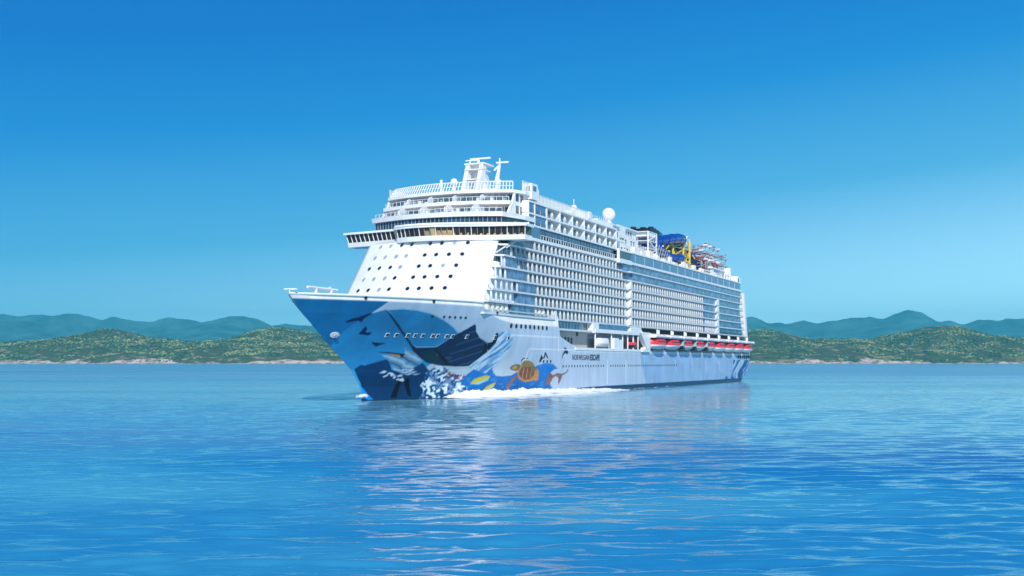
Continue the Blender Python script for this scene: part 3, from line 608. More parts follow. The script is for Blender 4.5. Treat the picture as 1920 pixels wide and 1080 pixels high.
# ------------------------------------------------------------------ balcony decks
F=[20.3,23.2,26.1,28.9,31.75,34.6,37.35,40.1]
TF,TA=20.25,20.85                                               # outer edge forward and aft of the step at s=152
def edge_s(h): return fw_s(18.3,h)+.6
def build_decks():
    core=MB()
    core.prism([(18.3,152),(18.3,312),(12,317),(-12,317),(-18.3,312),(-18.3,66),(18.3,66),(18.3,152)],19.9,43.2)
    for sg in (1,-1):
        core.slab([(float(edge_s(20.4))+.2,20.4),(66.5,20.4),(66.5,40),(float(edge_s(38.4))+.2,38.4)],0,sg*18.0,sg*18.3)
    o=obj('cabin_wall',core,M['cabin'],ship); part(o,'cabin walls of glass doors behind the balconies')
    def plan(h,s0,s1,tf=TF,ta=TA):
        e=s1-(1.2 if s1>300 else 0)
        P=[(18.2,s0),(tf,s0+1.2),(tf,150.8),(ta,152.2),(ta,e-7),(ta-1.2,e-2.5),(ta-4.5,e),(0,e+1)]
        return P+[(-t,max(s,s0+9)) for t,s in P[::-1]]
    for i,h in enumerate(F[:-1]):
        s1=322.5-.36*(h-20)
        mb=MB(); mb.prism(plan(h,float(edge_s(h)),s1),h-.42,h+.02)
        part(obj('balcony_deck',mb,M['shade'],ship),'pale deck edge running the length of the ship')
        mb=MB(); P=plan(h,float(edge_s(h)),s1); P=P[1:8]
        for (a,b),(c,d) in zip(P[:-2],P[1:-1]):
            mb.v+=[(a-.1,b,h+.02),(c-.1,d,h+.02),(c-.1,d,h+1.1),(a-.1,b,h+1.1)]; k=len(mb.v); mb.f.append([k-4,k-3,k-2,k-1])
        obj('balustrade',mb,M['rail'],ship)
    # wide white band at the foot of the upper works
    mb=MB(); P=plan(40.1,60,316); mb.prism(P,39.6,40.35); obj('white_band',mb,M['white'],ship)
    # partitions between the cabins
    spans=[]
    def run(i,a,b,thick=.14,t=TF,step=2.83):
        n=int(round((b-a)/step)); 
        for k in range(n+1): spans.append((a+k*(b-a)/max(n,1),F[i],F[i+1],t,thick))
    run(6,77,140.5); run(5,62.5,146); run(4,57,58.5); run(4,67,149.5); run(3,53.5,59); run(3,73,149.5); run(2,50.5,66); run(2,79,149.5); run(1,48.4,62); run(1,78,149.5); run(0,86,149.5)
    for i in range(5): run(i,154.5,241.5,.14,TA)
    for i in (0,1): run(i,246,262,.14,TA)
    spans.sort(key=lambda q:q[0])
    def prof(h0,h1,t): return [(t-.64,h0+.02),(t-.10,h0+.02),(t-.10,h0+1.0),(t-.16,h0+1.7),(t-.34,h1-.62),(t-.50,h1-.44),(t-.64,h1-.44)]
    meshes={}
    for q in spans[:100]:
        s,h0,h1,t,th=q; key=(h0,t)
        if key not in meshes:
            mb=MB(); mb.v=[]; pr=prof(h0,h1,t)
            for y in (-th/2,th/2): mb.v+=[(a,y,b) for a,b in pr]
            k=len(pr); mb.f=[list(range(k))[::-1],list(range(k,2*k))]+[[i,(i+1)%k,k+(i+1)%k,k+i] for i in range(k)]
            o=obj('balcony_partition',mb,M['partition'],ship); o.location=(0,s,0); meshes[key]=o
        else: copy_child(meshes[key],ship,(0,s,0))
    mb=MB()
    for s,h0,h1,t,th in spans[100:]: mb.slab([(a,b) for a,b in prof(h0,h1,t)],1,s-th/2,s+th/2)
    # slab() across axis 1 keeps (x,z) pairs
    o=obj('balcony_partition_rows',mb,M['partition'],ship); o['kind']='stuff'; part(o,'rows of white partitions between the balconies further aft')
    # thick white piers of the lowest forward balconies
    for s in list(np.arange(47.2,62.5,2.62))+[78.2,80.9,83.6]:
        mb=MB(); mb.slab([(17.6,20.6),(19.9,20.6),(19.85,21.7),(19.5,22.6),(18.9,22.78),(17.6,22.78)],1,s-.5,s+.5); obj('balcony_pier',mb,M['cream'],ship)
    mb=MB(); mb.prism([(17.3,47.6),(18.2,47.6),(19.0,49),(19.2,90.9),(17.3,90.9)],20.2,20.95); obj('pier_base',mb,M['cream'],ship)
    # glazed stair columns climbing diagonally through the forward balconies
    for i,(a,b) in enumerate(((62.8,77.4),(66.6,77.4),(66.6,78.4),(60,72.5),(59,66.2))):
        mb=MB(); mb.box(18.3,19.75,a,b,F[i]+.03,F[i+1]-.43); obj('stair_glazing',mb,M['band'],ship)
    mb=MB(); mb.box(18.3,19.7,62,76,F[6]+.03,F[7]-.5); obj('stair_glazing',mb,M['obs'],ship)
    # stepped white fin where the ship grows wider
    for i in range(5):
        mb=MB(); mb.slab([(151.0,F[i]+.03),(153.4,F[i]+.03),(153.2,F[i+1]-.45),(152.4,F[i+1]-.45)],0,18.3,TA+.12); obj('step_fin',mb,M['white'],ship)
    # smooth glazed bands aft
    for i in (5,6):
        a=153 if i==5 else 143
        mb=MB(); mb.prism([(18.3,a),(20.35,a+3),(20.45,306),(19.2,310.5),(16,312.5),(16,a)],F[i]+.03,F[i+1]-.43); obj('glazed_band',mb,M['band'],ship)
    for i in range(5):
        e=317.5-.36*(F[i]-20)
        mb=MB(); mb.prism([(18.3,244),(20.3,245.5),(20.3,e-8),(19.0,e-3),(16,e-1),(16,244)],F[i]+1.0 if i<1 else F[i]+.03,F[i+1]-.43); obj('glazed_band',mb,M['band'],ship)
        mb=MB(); mb.slab([(261,F[i]+.03),(266.5,F[i]+.03),(266.0,F[i+1]-.45),(264.2,F[i+1]-.45)],0,20.0,TA+.15); obj('step_fin',mb,M['white'],ship)
    mb=MB(); mb.slab([(320.2,18.2),(324.3,18.2),(317.6,39.6),(315.6,39.6)],0,17.6,19.9); obj('stern_frame',mb,M['white'],ship)
    mb=MB(); mb.slab([(320.2,18.2),(324.3,18.2),(317.6,39.6),(315.6,39.6)],0,-19.9,-17.6); obj('stern_frame',mb,M['white'],ship)
    # windbreak above the white band
    mb=MB(); mb.prism([(17,152),(20.75,153.2),(20.75,303),(19.6,308),(17,310)],40.36,43.1); part(obj('windbreak',mb,M['glass'],ship),'long blue glass windbreak along the open deck')
    mb=MB(); mb.prism([(16.5,151.5),(21.0,152.6),(21.0,303.5),(19.8,308.6),(16.5,311)],43.1,43.55); obj('windbreak_rail',mb,M['white'],ship)
    mb=MB()
    for s in np.arange(157,303,9.8): mb.box(20.7,20.82,s-.05,s+.05,40.36,43.1)
    obj('windbreak_posts',mb,M['shade'],ship)
    # upper deck
    mb=MB(); mb.prism([(19.5,66),(19.5,140),(20,152),(20,306),(-20,306),(-20,66)],43.2,43.4); obj('upper_deck',mb,M['shade'],ship)
    # glazed promenade below the suites with its rail posts
    mb=MB(); mb.box(17.5,19.3,70.5,140.5,40.36,43.2); obj('promenade_glazing',mb,M['suite'],ship)
    mb=MB()
    for s in np.arange(79,140,1.75): mb.box(20.0,20.12,s-.07,s+.07,40.36,41.5)
    mb.box(19.95,20.17,78,140,41.45,41.58); obj('promenade_rail',mb,M['shade'],ship)
    mb=MB(); mb.box(19.3,20.2,72,80,40.36,43.2); obj('promenade_glazing',mb,M['glass'],ship)
    rg=random.Random(5)
    for k in range(26):
        s=82+k*2.2+rg.uniform(-.6,.6); mb=MB(); mb.box(19.45,19.8,s-.3,s+.3,40.36,41.2); mb.box(19.45,19.55,s-.3,s+.3,41.2,41.8); obj('deck_chair',mb,M['darkglass'],ship)  # dark deck chair, a seat block with an upright back
build_decks()
# ------------------------------------------------------------------ bridge and the tiers above it
def arc(s0,c,w,n=25): return [(t,s0-c*(1-(t/w)**2)) for t in np.linspace(-w,w,n)]
def build_bridge():
    front=[(-25,59.3),(-17,57.9),(-9,56.4),(-7.6,54.4),(-4,53.1),(0,52.6),(4,52.9),(9,54.4),(17,57.4),(25,59.3)]
    back=[(25,63.6),(19.5,63.6),(18,66),(-18,66),(-19.5,63.6),(-25,63.6)]
    ins=lambda P,d:[(t*(1-d*.02),s+d) for t,s in P]
    br=MB(); br.prism(ins(front,.22)+back,38.2,39.35,front+back); o=obj('bridge',br,M['white'],ship)
    part(o,'navigating bridge with long wings overhanging both sides')
    g=MB(); g.prism(ins(front,.35)+[(t*.995,s-.2) for t,s in back],39.35,41.35,ins(front,-.35)+[(t*.995,s-.2) for t,s in back]); obj('bridge_glazing',g,M['bridgeglass'],o)
    r=MB(); fr=ins(front,-.9); r.prism([(t*1.01,s) for t,s in fr]+[(t*1.01,s+.6) for t,s in back],41.35,41.85); obj('bridge_roof',r,M['white'],o)
    cr=[p for p in fr if -9.5<p[0]<=25]; e=MB(); e.prism([(t*1.004,s-.18) for t,s in cr]+[(25,61.5),(-7.6,61.5)],41.85,42.4,[(t*1.0,s+.3) for t,s in cr]+[(25,61.5),(-7.6,61.5)]); obj('bridge_brow',e,M['white'],o)
    # mullions and warm-coloured panes along the front
    P=ins(front,.35); Q=ins(front,-.35)
    def at(L,u):
        d=[0]; 
        for a,b in zip(L[:-1],L[1:]): d.append(d[-1]+math.dist(a,b))
        x=u*d[-1]
        for i in range(len(d)-1):
            if x<=d[i+1]+1e-6:
                k=(x-d[i])/(d[i+1]-d[i]); return (L[i][0]+(L[i+1][0]-L[i][0])*k,L[i][1]+(L[i+1][1]-L[i][1])*k)
        return L[-1]
    n=36
    for k in range(n+1):
        a=at(P,k/n); b=at(Q,k/n); mb=MB(); w=.13 if k%1==0 else .1
        mb.tube([(a[0],a[1]-.06,39.32),(b[0],b[1]-.06,41.37)],w if k<16 or k%3==0 else .07,4); obj('window_mullion',mb,M['white'] if k<16 or k%3==0 else M['grey'],o)
    for k in (19,20,21,22,23):
        a,b,c,d=at(P,(k+.12)/n),at(P,(k+.88)/n),at(Q,(k+.88)/n),at(Q,(k+.12)/n); mb=MB()
        zt=41.1 if k==20 else 40.5
        for yy in (-.05,.0): mb.v+=[(a[0],a[1]+yy,39.4),(b[0],b[1]+yy,39.4),(c[0],c[1]+yy,zt),(d[0],d[1]+yy,zt)]
        mb.f=[[0,1,2,3],[7,6,5,4],[0,4,5,1],[1,5,6,2],[2,6,7,3],[3,7,4,0]]; obj('window_pane',mb,M['warm'],o)
    for u in np.linspace(.57,.98,14):
        a=at(P,u); mb=MB(); mb.box(a[0]-.5,a[0]+.5,a[1]-.12,a[1]+.05,39.36,39.7+.3*((u*37)%1)); obj('bridge_console',mb,M['warm'],o)
    mb=MB()                                                     # struts under the port wing
    mb.tube([(20.4,58.5,36.2),(20.6,63.5,38.2)],.16,6); mb.tube([(18.6,56.4,34.9),(20.3,62.5,38.1)],.2,6); obj('wing_strut',mb,M['shade'],o)
    # observation lounge: dark glass band, white fascia
    def side(w,s): return [(w+1.2,s+9),(-w-1.2,s+9)]
    A=arc(61.2,4.2,17.8); bk=[(20.0,70),(20.0,74),(-20.0,74),(-20.0,70)]
    g=MB(); g.prism(A+bk,41.7,44.25); L=obj('observation_lounge',g,M['obs'],ship); part(L,'dark glazed lounge above the bridge')
    mb=MB()
    for k in range(34):
        u=k/33; a=at(A,u); mb.box(a[0]-.06,a[0]+.06,a[1]-.1,a[1]+.2,42,44.25)
    obj('lounge_mullions',mb,M['grey'],L)
    f1=MB(); A1=arc(60.6,4.4,18.3); b1=[(20.4,70),(20.4,76),(-20.4,76),(-20.4,70)]; f1.prism(A1+b1,44.25,45.35,[(t*1.01,s-.35) for t,s in A1]+b1); obj('terrace_deck',f1,M['white'],ship)
    def terrace(floor,ceil,s0,swall,w,wl,mat,name):
        g=MB(); W=arc(swall,3.4,w); g.prism(W+[(w,swall+9),(-w,swall+9)],floor,ceil); t=obj(name,g,mat,ship)
        mb=MB(); rail=arc(s0+.5,4.2,wl)
        mb.tube([(a,b,floor+1.1) for a,b in rail],.07,5)
        for k in range(0,25): a=at(rail,k/24); mb.box(a[0]-.05,a[0]+.05,a[1]-.05,a[1]+.05,floor,floor+1.1)
        obj('terrace_rail',mb,M['white'],t)
        gl=MB()
        for (a,b),(c,d) in zip(rail[:-1],rail[1:]):
            gl.v+=[(a,b,floor+.05),(c,d,floor+.05),(c,d,floor+1.05),(a,b,floor+1.05)]; k=len(gl.v); gl.f.append([k-4,k-3,k-2,k-1])
        obj('balustrade',gl,M['rail'],t)
        for tt in (-10.2,-3.2,3.6,10.6):
            s1=float(np.interp(tt,[p[0] for p in rail],[p[1] for p in rail])); s2=s1+6
            mb=MB(); mb.slab([(s1+.7,floor+.02),(s2+2,floor+.02),(s2+2,ceil-.02),(s1+3.0,ceil-.02),(s1+1.0,floor+1.5)],0,tt-.14,tt+.14); obj('terrace_partition',mb,M['white'],t)
        rg=random.Random(int(floor))
        for k in range(22):
            tt=-w+1.2+k*(2*w-2.4)/21+rg.uniform(-.3,.3); mb=MB(); s1=float(np.interp(tt,[p[0] for p in rail],[p[1] for p in rail]))+rg.uniform(1.2,3)
            mb.box(tt-.35,tt+.35,s1,s1+.7,floor,floor+rg.uniform(.7,1.25)); obj('terrace_furniture',mb,rg.choice((M['grey'],M['darkglass'],M['cream'])),t)  # assorted furniture standing about on the terrace
        mb=MB()
        for k in range(1,18):
            a=at(W,k/18); mb.box(a[0]-.12,a[0]+.12,a[1]-.08,a[1]+.1,floor,ceil)
        obj('terrace_mullions',mb,M['white'],t)
        return t
    terrace(45.35,47.85,61,69.5,17.0,17.9,M['beige'],'lower_terrace')
    f2=MB(); A2=arc(65.6,4.2,18.1); f2.prism(A2+[(18.4,70),(18.4,76),(-18.4,76),(-18.4,70)],47.85,48.7); obj('terrace_deck',f2,M['white'],ship)
    for z0 in (45.9,):                                           # dark windows in the lower terrace wall
        mb=MB(); W=arc(69.4,3.4,17.0)
        for k in range(18): 
            a=at(W,(k+.15)/18); b=at(W,(k+.85)/18); mb.v+=[(a[0],a[1]-.03,46.2),(b[0],b[1]-.03,46.2),(b[0],b[1]-.03,47.5),(a[0],a[1]-.03,47.5)]; n0=len(mb.v); mb.f.append([n0-4,n0-3,n0-2,n0-1])
        obj('terrace_windows',mb,M['darkglass'],ship)
    terrace(48.7,51.0,65.6,71.5,16.6,17.6,M['suite'],'upper_terrace')
    f3=MB(); A3=arc(67.8,4.0,18.0); f3.prism(A3+[(19.6,72),(19.6,80),(-19.6,80),(-19.6,72)],51.0,51.75); obj('lounge_roof',f3,M['white'],ship)
    # end walls of the terraces, with dark windows in the port one
    for sg in (1,-1):
        mb=MB(); mb.slab([(64.2,45.35),(75,45.35),(75,51),(68.4,51),(67.6,49.3),(66.4,47.9)],0,sg*17.7,sg*18.3)
        w=obj('terrace_end_wall',mb,M['white'],ship)
        for z in (45.9,48.9):
            for s in (69.6,72.4):
                mb=MB(); mb.box(sg*18.3-.05,sg*18.3+.06,s-.85,s+.85,z,z+1.9); obj('window',mb,M['darkglass'],w)
    # slanted windscreen of white posts round the top
    mb=MB(); B=arc(68.4,4.0,17.6); T=[(t*.965,s+1.5) for t,s in B]
    for k in range(0,45):
        a=at(B,k/44); b=at(T,k/44); mb.tube([(a[0],a[1],51.7),(b[0],b[1],54.1)],.13,4)
    mb.tube([(a,b,54.1) for a,b in T],.16,5); mb.tube([(a,b,52.9) for a,b in [((p[0]+q[0])/2,(p[1]+q[1])/2) for p,q in zip(B,T)]],.09,4)
    ws=obj('front_windscreen',mb,M['white'],ship)
    gl=MB(); gl.grid([[(a,b+.12,51.75) for a,b in B],[(a,b+.12,54.0) for a,b in T]]); obj('balustrade',gl,M['rail'],ws)
    for sg in (1,-1):
        mb=MB(); s=71.
        while s<118:
            h=51.75-.9*np.clip((s-80)/8,0,1)*1.6-.0; hb=51.7 if s<80 else 49.5
            mb.box(sg*19.2-.08,sg*19.2+.08,s-.17,s+.17,hb,hb+2.5); s+=.95
        mb.box(sg*19.2-.1,sg*19.2+.1,70.5,80,54.15,54.3); mb.box(sg*19.2-.1,sg*19.2+.1,80,118,51.95,52.1)
        obj('side_windscreen',mb,M['cream'],ship)
    mb=MB(); mb.box(17.6,20.1,74.8,78.6,50.2,54.2); mb.box(17.6,19.6,78.6,80.6,49.5,53.3); hs=obj('deck_locker',mb,M['white'],ship)
    mb=MB(); mb.box(20.05,20.16,75.5,77.6,52.3,53.6); mb.box(18.3,19.5,74.7,74.85,52.2,53.5); obj('window',mb,M['glass'],hs)
build_bridge()
# ------------------------------------------------------------------ suites
def build_suites():
    mb=MB(); mb.box(-18.2,18.2,75,140.3,43.4,49.4); o=obj('suite_wall',mb,M['suite'],ship)
    mb=MB()
    for z in (43.2,46.15,49.15): mb.box(-20.3,20.3,72.5 if z>43.3 else 70.5,140.8,z,z+.42)
    obj('suite_deck',mb,M['white'],ship)
    xs=[72.5,76.5]+list(np.linspace(84.6,140.4,7))
    for z in (43.62,46.57):
        for i,s in enumerate(xs):
            mb=MB(); mb.box(17.9,20.25,s-.22,s+.22,z,z+2.58); obj('suite_pier',mb,M['white'],ship)
            if i>=1 and i<len(xs)-1:
                m=(s+xs[i+1])/2
                mb=MB(); mb.slab([(19.3,z),(20.05,z),(20.0,z+1.3),(19.7,z+2.0),(19.3,z+2.0)],1,m-.1,m+.1); obj('suite_partition',mb,M['white'],ship)
        mb=MB(); mb.box(20.0,20.06,73,140,z,z+1.05); obj('balustrade',mb,M['rail'],ship)
    mb=MB(); mb.box(18.25,20.0,73,84,43.62,49.1); obj('suite_glazing',mb,M['glass'],ship)
    mb=MB()                                                     # low housings along the top edge
    for a,b,t0,h in ((108,116,16,51.6),(116,126,14,50.6),(126,140,12,51.2),(119,121,17,52.4)): mb.box(t0,19.2,a,b,49.57,h)
    h=obj('deck_house',mb,M['white'],ship)
    mb=MB(); mb.lathe(17.5,111,[(0.9,51.6),(1.0,52.4),(.7,53.2),(0,53.5)],12); mb.tube([(17.5,111,53.3),(17.5,111,55.0)],.12); obj('signal_dome',mb,M['white'],ship,True)
    mb=MB()
    for s in np.arange(117,139,1.9): mb.tube([(18.9,s,50.4),(18.9,s,52.0)],.07,4)
    obj('deck_rail',mb,M['white'],ship)
build_suites()
# ------------------------------------------------------------------ mast, domes
def build_mast():
    mb=MB()
    mb.slab([(78.5,51.5),(81.5,51.5),(84.8,62.0),(82.8,62.0)],0,-2.6,-1.5); mb.slab([(78.5,51.5),(81.5,51.5),(84.8,62.0),(82.8,62.0)],0,1.5,2.6)
    mb.prism([(-2.8,84.4),(2.8,84.4),(2.2,88.8),(-2.2,88.8)],51.5,61.6,[(-2.0,84.4),(2.0,84.4),(1.6,87.4),(-1.6,87.4)])
    o=obj('mast',mb,M['white'],ship); part(o,'white radar mast on the top deck')
    mb=MB()
    for z in (54.3,57.2,60.0):
        s=78.6+(z-51.5)*.36; mb.box(-2.6,2.6,s,s+5.5,z,z+.25)
    mb.box(-3.0,3.0,82.4,88.6,61.6,62.0); mb.tube([(-2,84.5,52),(2,84.5,56.5),(-2,85,60)],.16,5); obj('mast_platform',mb,M['white'],o)
    mb=MB(); mb.tube([(0,85,62),(0,85,63.4)],.35,8); mb.box(-2.4,3.6,84.7,85.3,63.3,63.7); obj('radar_scanner',mb,M['white'],o)
    mb=MB(); mb.tube([(-1.8,83.5,62),(-1.8,83.5,63.0)],.25,8); mb.box(-3.0,.6,83.2,83.7,62.7,63.0); obj('radar_scanner',mb,M['white'],o)
    mb=MB(); mb.tube([(4.6,87.5,51.5),(4.5,87.2,58.0),(5.4,87,61.8)],[.9,.6,.35],8); mb.tube([(3.8,87,60.4),(5.4,87,61.8)],.3,6); mb.box(4.4,8.0,86.8,87.3,62.2,62.6); mb.tube([(5.4,87,61.8),(5.4,87,63.6)],.2,6); mb.lathe(4.7,87.2,[(0,56.4),(.8,56.7),(1,57.4),(.6,58.1),(0,58.3)],10); obj('mast_leg',mb,M['white'],o)
    mb=MB(); mb.box(-7,8,80,92,51.6,54.4); obj('mast_house',mb,M['white'],ship)
    mb=MB(); mb.tube([(-3.4,70,51.6),(-3.4,70,55.8)],.36,8); mb.box(-4.0,-2.8,69.8,70.2,54.6,54.9); obj('short_mast',mb,M['white'],ship)
    mb=MB(); mb.tube([(-.2,71,51.6),(-.2,71,54.3)],.3,8); mb.lathe(-.2,71,[(0,56.2),(.7,55.9),(1,55.2),(.75,54.5),(.3,54.2)],14); obj('small_radome',mb,M['white'],ship,True)
    prof=[(2.25*math.cos(a),2.25*math.sin(a)) for a in np.linspace(-math.pi/2*.75,math.pi/2,14)]
    mb=MB(); mb.lathe(11,159,[(1.7,52.9)]+[(r,56.6+z) for r,z in prof],28); part(obj('radome',mb,M['white'],ship,True),'large white satellite dome')
    mb=MB(); mb.box(8,14.5,150,166,49.4,52.9); mb.box(9.5,12.5,157.5,160.5,52.9,53.4); obj('radome_house',mb,M['white'],ship)
build_mast()
# ------------------------------------------------------------------ open decks amidships and aft
def rails(mb,t,s0,s1,h,step=2.,top=1.1):
    for s in np.arange(s0,s1+.01,step): mb.tube([(t,s,h),(t,s,h+top)],.06,4)
    for z in (.4,.75,1.1): mb.tube([(t,s0,h+z*top/1.1),(t,s1,h+z*top/1.1)],.045,4)
def build_top():
    mb=MB(); mb.box(-16,17.2,140.8,152,43.4,51.2); mb.box(-16,18.6,140.8,152,46.6,47.2); mb.box(-16,18.0,141,151,51.2,51.6); a=obj('deck_house',mb,M['white'],ship)
    for z in (43.9,47.7):
        for s in (142.2,144.6,147,149.4):
            mb=MB(); mb.box(17.15,17.27,s-.7,s+.7,z+.2,z+2.1); obj('window',mb,M['darkglass'],a)
    mb=MB(); mb.box(16,20.75,140.8,152,40.4,43.2); obj('lounge_glazing',mb,M['darkglass'],ship)
    mb=MB(); mb.box(15,21.1,140.6,152.4,39.3,40.6); mb.box(15,21.0,140.7,152.2,43.0,43.6); mb.box(20.2,21.0,140.7,141.2,40.6,43.0); obj('lounge_frame',mb,M['white'],ship)
    mb=MB(); mb.box(-14,15.5,153,187,43.4,47.2); mb.box(-14,13,154,184,47.2,50.4); mb.box(-12,12.5,163,183,50.4,53.2); mb.box(-12,13.4,162,184,53.2,53.6); b=obj('deck_house',mb,M['white'],ship)
    rg=random.Random(3)
    for z,t,n in ((44.2,15.5,11),(47.9,13,9),(51.0,12.5,7)):
        for k in range(n):
            s=156+k*2.9 if z<50 else 164.5+k*2.6
            if rg.random()<.75:
                mb=MB(); mb.box(t-.05,t+.07,s-.65,s+.65,z+.2,z+1.7); obj('window',mb,M['darkglass'],b)
    mb=MB(); rails(mb,15.3,153,187,47.2); rails(mb,12.9,154,184,50.4); rails(mb,19.6,154,205,43.55,1.6); rails(mb,18.0,200,300,43.55,2.2); obj('deck_rail',mb,M['white'],ship)
    for k in range(60):                                         # lockers and ventilators at the rail
        s=rg.uniform(156,300); t=rg.uniform(15,19); h=rg.uniform(1.2,3.0); w=rg.uniform(.5,1.6); mb=MB(); mb.box(t-w/2,t+w/2,s-w,s+w,43.4,43.4+h); obj('deck_locker',mb,M['cream'],ship)
    for k in range(26):
        s=rg.uniform(188,300); t=rg.uniform(13,19); mb=MB(); mb.lathe(t,s,[(.28,43.4),(.28,44.9),(.55,45.2),(.55,45.6),(0,45.9)],8); obj('ventilator',mb,M['grey'],ship)
    # white stair tower beside the slides
    mb=MB()
    for (t,s) in ((8,192),(14,192),(8,202),(14,202)): mb.tube([(t,s,43.4),(t,s,54.6)],.3,6)
    for z in (46.2,48.8,51.4,53.0,54.6): mb.box(7.8,14.2,191.8,202.2,z-.12,z+.12)
    for i,z in enumerate((43.4,46.2,48.8,51.4)): mb.tube([(14.1,192.5 if i%2 else 201.5,z),(14.1,201.5 if i%2 else 192.5,z+2.6)],.22,5)
    for z in (46.3,48.9,51.5): rails(mb,14.2,192,202,z)
    mb.box(8,14,193,201,53.1,54.5); obj('stair_tower',mb,M['white'],ship)
    mb=MB()
    for k in range(7): s=196+k*2.6; mb.tube([(15.6,s,44),(15.6,s+4.5,50.5-k*.5)],.16,4)
    for k in range(5): s=197+k*3; mb.tube([(15.7,s+6,44),(15.7,s,49.5)],.14,4)
    obj('lattice_truss',mb,M['steel'],ship)
    # funnel
    mb=MB(); mb.prism([(-5,222),(5,222),(5.4,232),(4,243),(-4,243),(-5.4,232)],43.4,57.4,[(-4.4,223.5),(4.4,223.5),(4.8,232),(3.6,242.5),(-3.6,242.5),(-4.8,232)]); f=obj('funnel',mb,M['navytube'],ship)
    mb=MB(); mb.prism([(-5.4,222),(5.4,222),(5.8,233),(4.2,244),(-4.2,244),(-5.8,233)],56.6,59.6,[(-5,223.2),(5,223.2),(5.4,233),(3.8,243),(-3.8,243),(-5.4,233)])
    for (t,s,h) in ((-2.5,226,60.6),(1.5,225.5,60.2),(3,231,60.9),(-1,234,61.2),(2.2,237,60.9),(-3,239,60.4)): mb.lathe(t,s,[(1.1,59.4),(1.1,h),(.85,h),(.85,59.4)],12)
    part(obj('funnel_cap',mb,M['black'],f),'black funnel top with exhaust pipes')
    # water slides
    def slide(name,path,r,mat,n=4):
        P=[Vector(p) for p in path]; Q=[]
        for i in range(len(P)-1):
            p0=P[max(i-1,0)];p1=P[i];p2=P[i+1];p3=P[min(i+2,len(P)-1)]
            for k in range(n):
                u=k/n; Q.append(.5*((2*p1)+(p2-p0)*u+(2*p0-5*p1+4*p2-p3)*u*u+(3*p1-p0-3*p2+p3)*u**3))
        Q.append(P[-1]); mb=MB(); mb.tube([q[:] for q in Q],r,14); o=obj(name,mb,mat,ship,True)
        fl=MB()
        for q0,q1 in list(zip(Q[:-1],Q[1:]))[::3]:
            d=(q1-q0).normalized(); fl.tube([(q0-d*.08)[:],(q0+d*.08)[:]],r*1.07,14)
        obj('slide_flange',fl,mat,o); return o
    c=slide('water_slide',[(10,202,52.2),(11.5,207,52.6),(12.5,215,53.6),(12.8,225,55.2),(12.2,238,56.6),(10.5,248,56.9),(6.5,254,56.6),(1,255,55.4),(-4,250,53.4),(-6,242,51.6)],[1.9,2.0,2.0,1.7,1.6,1.6,1.6,1.6,1.6,1.6][0],M['bluetube']); part(c,'thick royal blue tube slide curling high above the deck')
    c=slide('water_slide',[(9.5,203,52.6),(11.5,206,51.4),(13,210,49.8),(14.2,216,47.8),(15.2,224,47.6),(14.8,232,48.4),(11,238,49.6),(5,240,50),(0,236,49)],1.5,M['bluetube']); part(c,'lower blue tube slide')
    c=slide('water_slide',[(9,204,54),(10.5,208,52),(11,213,49.6),(9,220,48),(3,224,47.6),(-3,220,46.8)],1.8,M['navytube']); part(c,'dark navy tube slide')
    c=slide('water_slide',[(6,252,53.4),(8.5,258,53.0),(9.5,266,52.4),(8,272,51.6),(3,275,50.4),(-2,272,49)],1.45,M['bluetube']); part(c,'blue tube slide at the aft end')
    c=slide('water_slide',[(8,262,51),(11,268,49.5),(11.5,275,48),(8,280,47),(3,280,46)],1.2,M['navytube']); part(c,'dark navy tube slide')
    mb=MB()
    for (t,s,h) in ((11.5,246,56.0),(11,257,57.3),(9,238,55),(12.6,228,54.3),(6,252,54),(13.5,236,48.4)): mb.tube([(t,s,43.4),(t,s,h)],.55 if h>55.5 else .4,8)
    for (a,b) in (((12.6,222,47.6),(11.5,246,53)),((11.5,246,50),(9,238,54)),((12.6,228,52.6),(9,238,50)),((11.5,246,54),(11,257,50)),((11,257,55),(9,264,50)),((12,216,50.6),(12.6,228,53.6)),((12.6,228,50),(11.5,246,48.4)),((10,221,51),(12,240,54.6)),((11.2,246,46),(11,257,53)),((13.4,224,44),(12,232,51)),((13,236,46),(11.4,246,45))): mb.tube([a,b],.33,6)
    for z in (47.5,50.6,53.6):
        mb.tube([(11.5,246,z),(11,257,z)],.25,6); mb.tube([(12.6,228,z-1),(11.5,246,z)],.25,6)
    for k in range(7): mb.tube([(14.5,222+k*4.6,44),(14.2,224.5+k*4.6,46.6),(13.9,226.6+k*4.6,44)],.25,5)
    rg2=random.Random(12)
    for k in range(26):
        s0=rg2.uniform(212,262); h0=rg2.uniform(44,52); t0=rg2.uniform(11.5,14.6); mb.tube([(t0,s0,h0),(t0+rg2.uniform(-1.5,.6),s0+rg2.uniform(-4,4),h0+rg2.uniform(-2.5,2.8))],rg2.choice((.14,.2,.26)),5)
    part(obj('slide_frame',mb,M['yellow'],ship),'yellow steel frame carrying the water slides')
    mb=MB()
    for k in range(9):
        a=math.pi*1.5*k/8
        mb.tube([(9.8,259+2.2*math.sin(a),57.6-2.2*math.cos(a)),(9.8,259+2.2*math.sin(a+.6),57.6-2.2*math.cos(a+.6))],.25,5)
    obj('slide_arch',mb,M['white'],ship)
    # ropes course: posts, platforms and cables
    rg=random.Random(9); posts=[(t,s) for s in (268,275,282,289,296,303,310) for t in (3,8,13)]
    st=MB(); rd=MB(); dk=MB(); wt=MB()
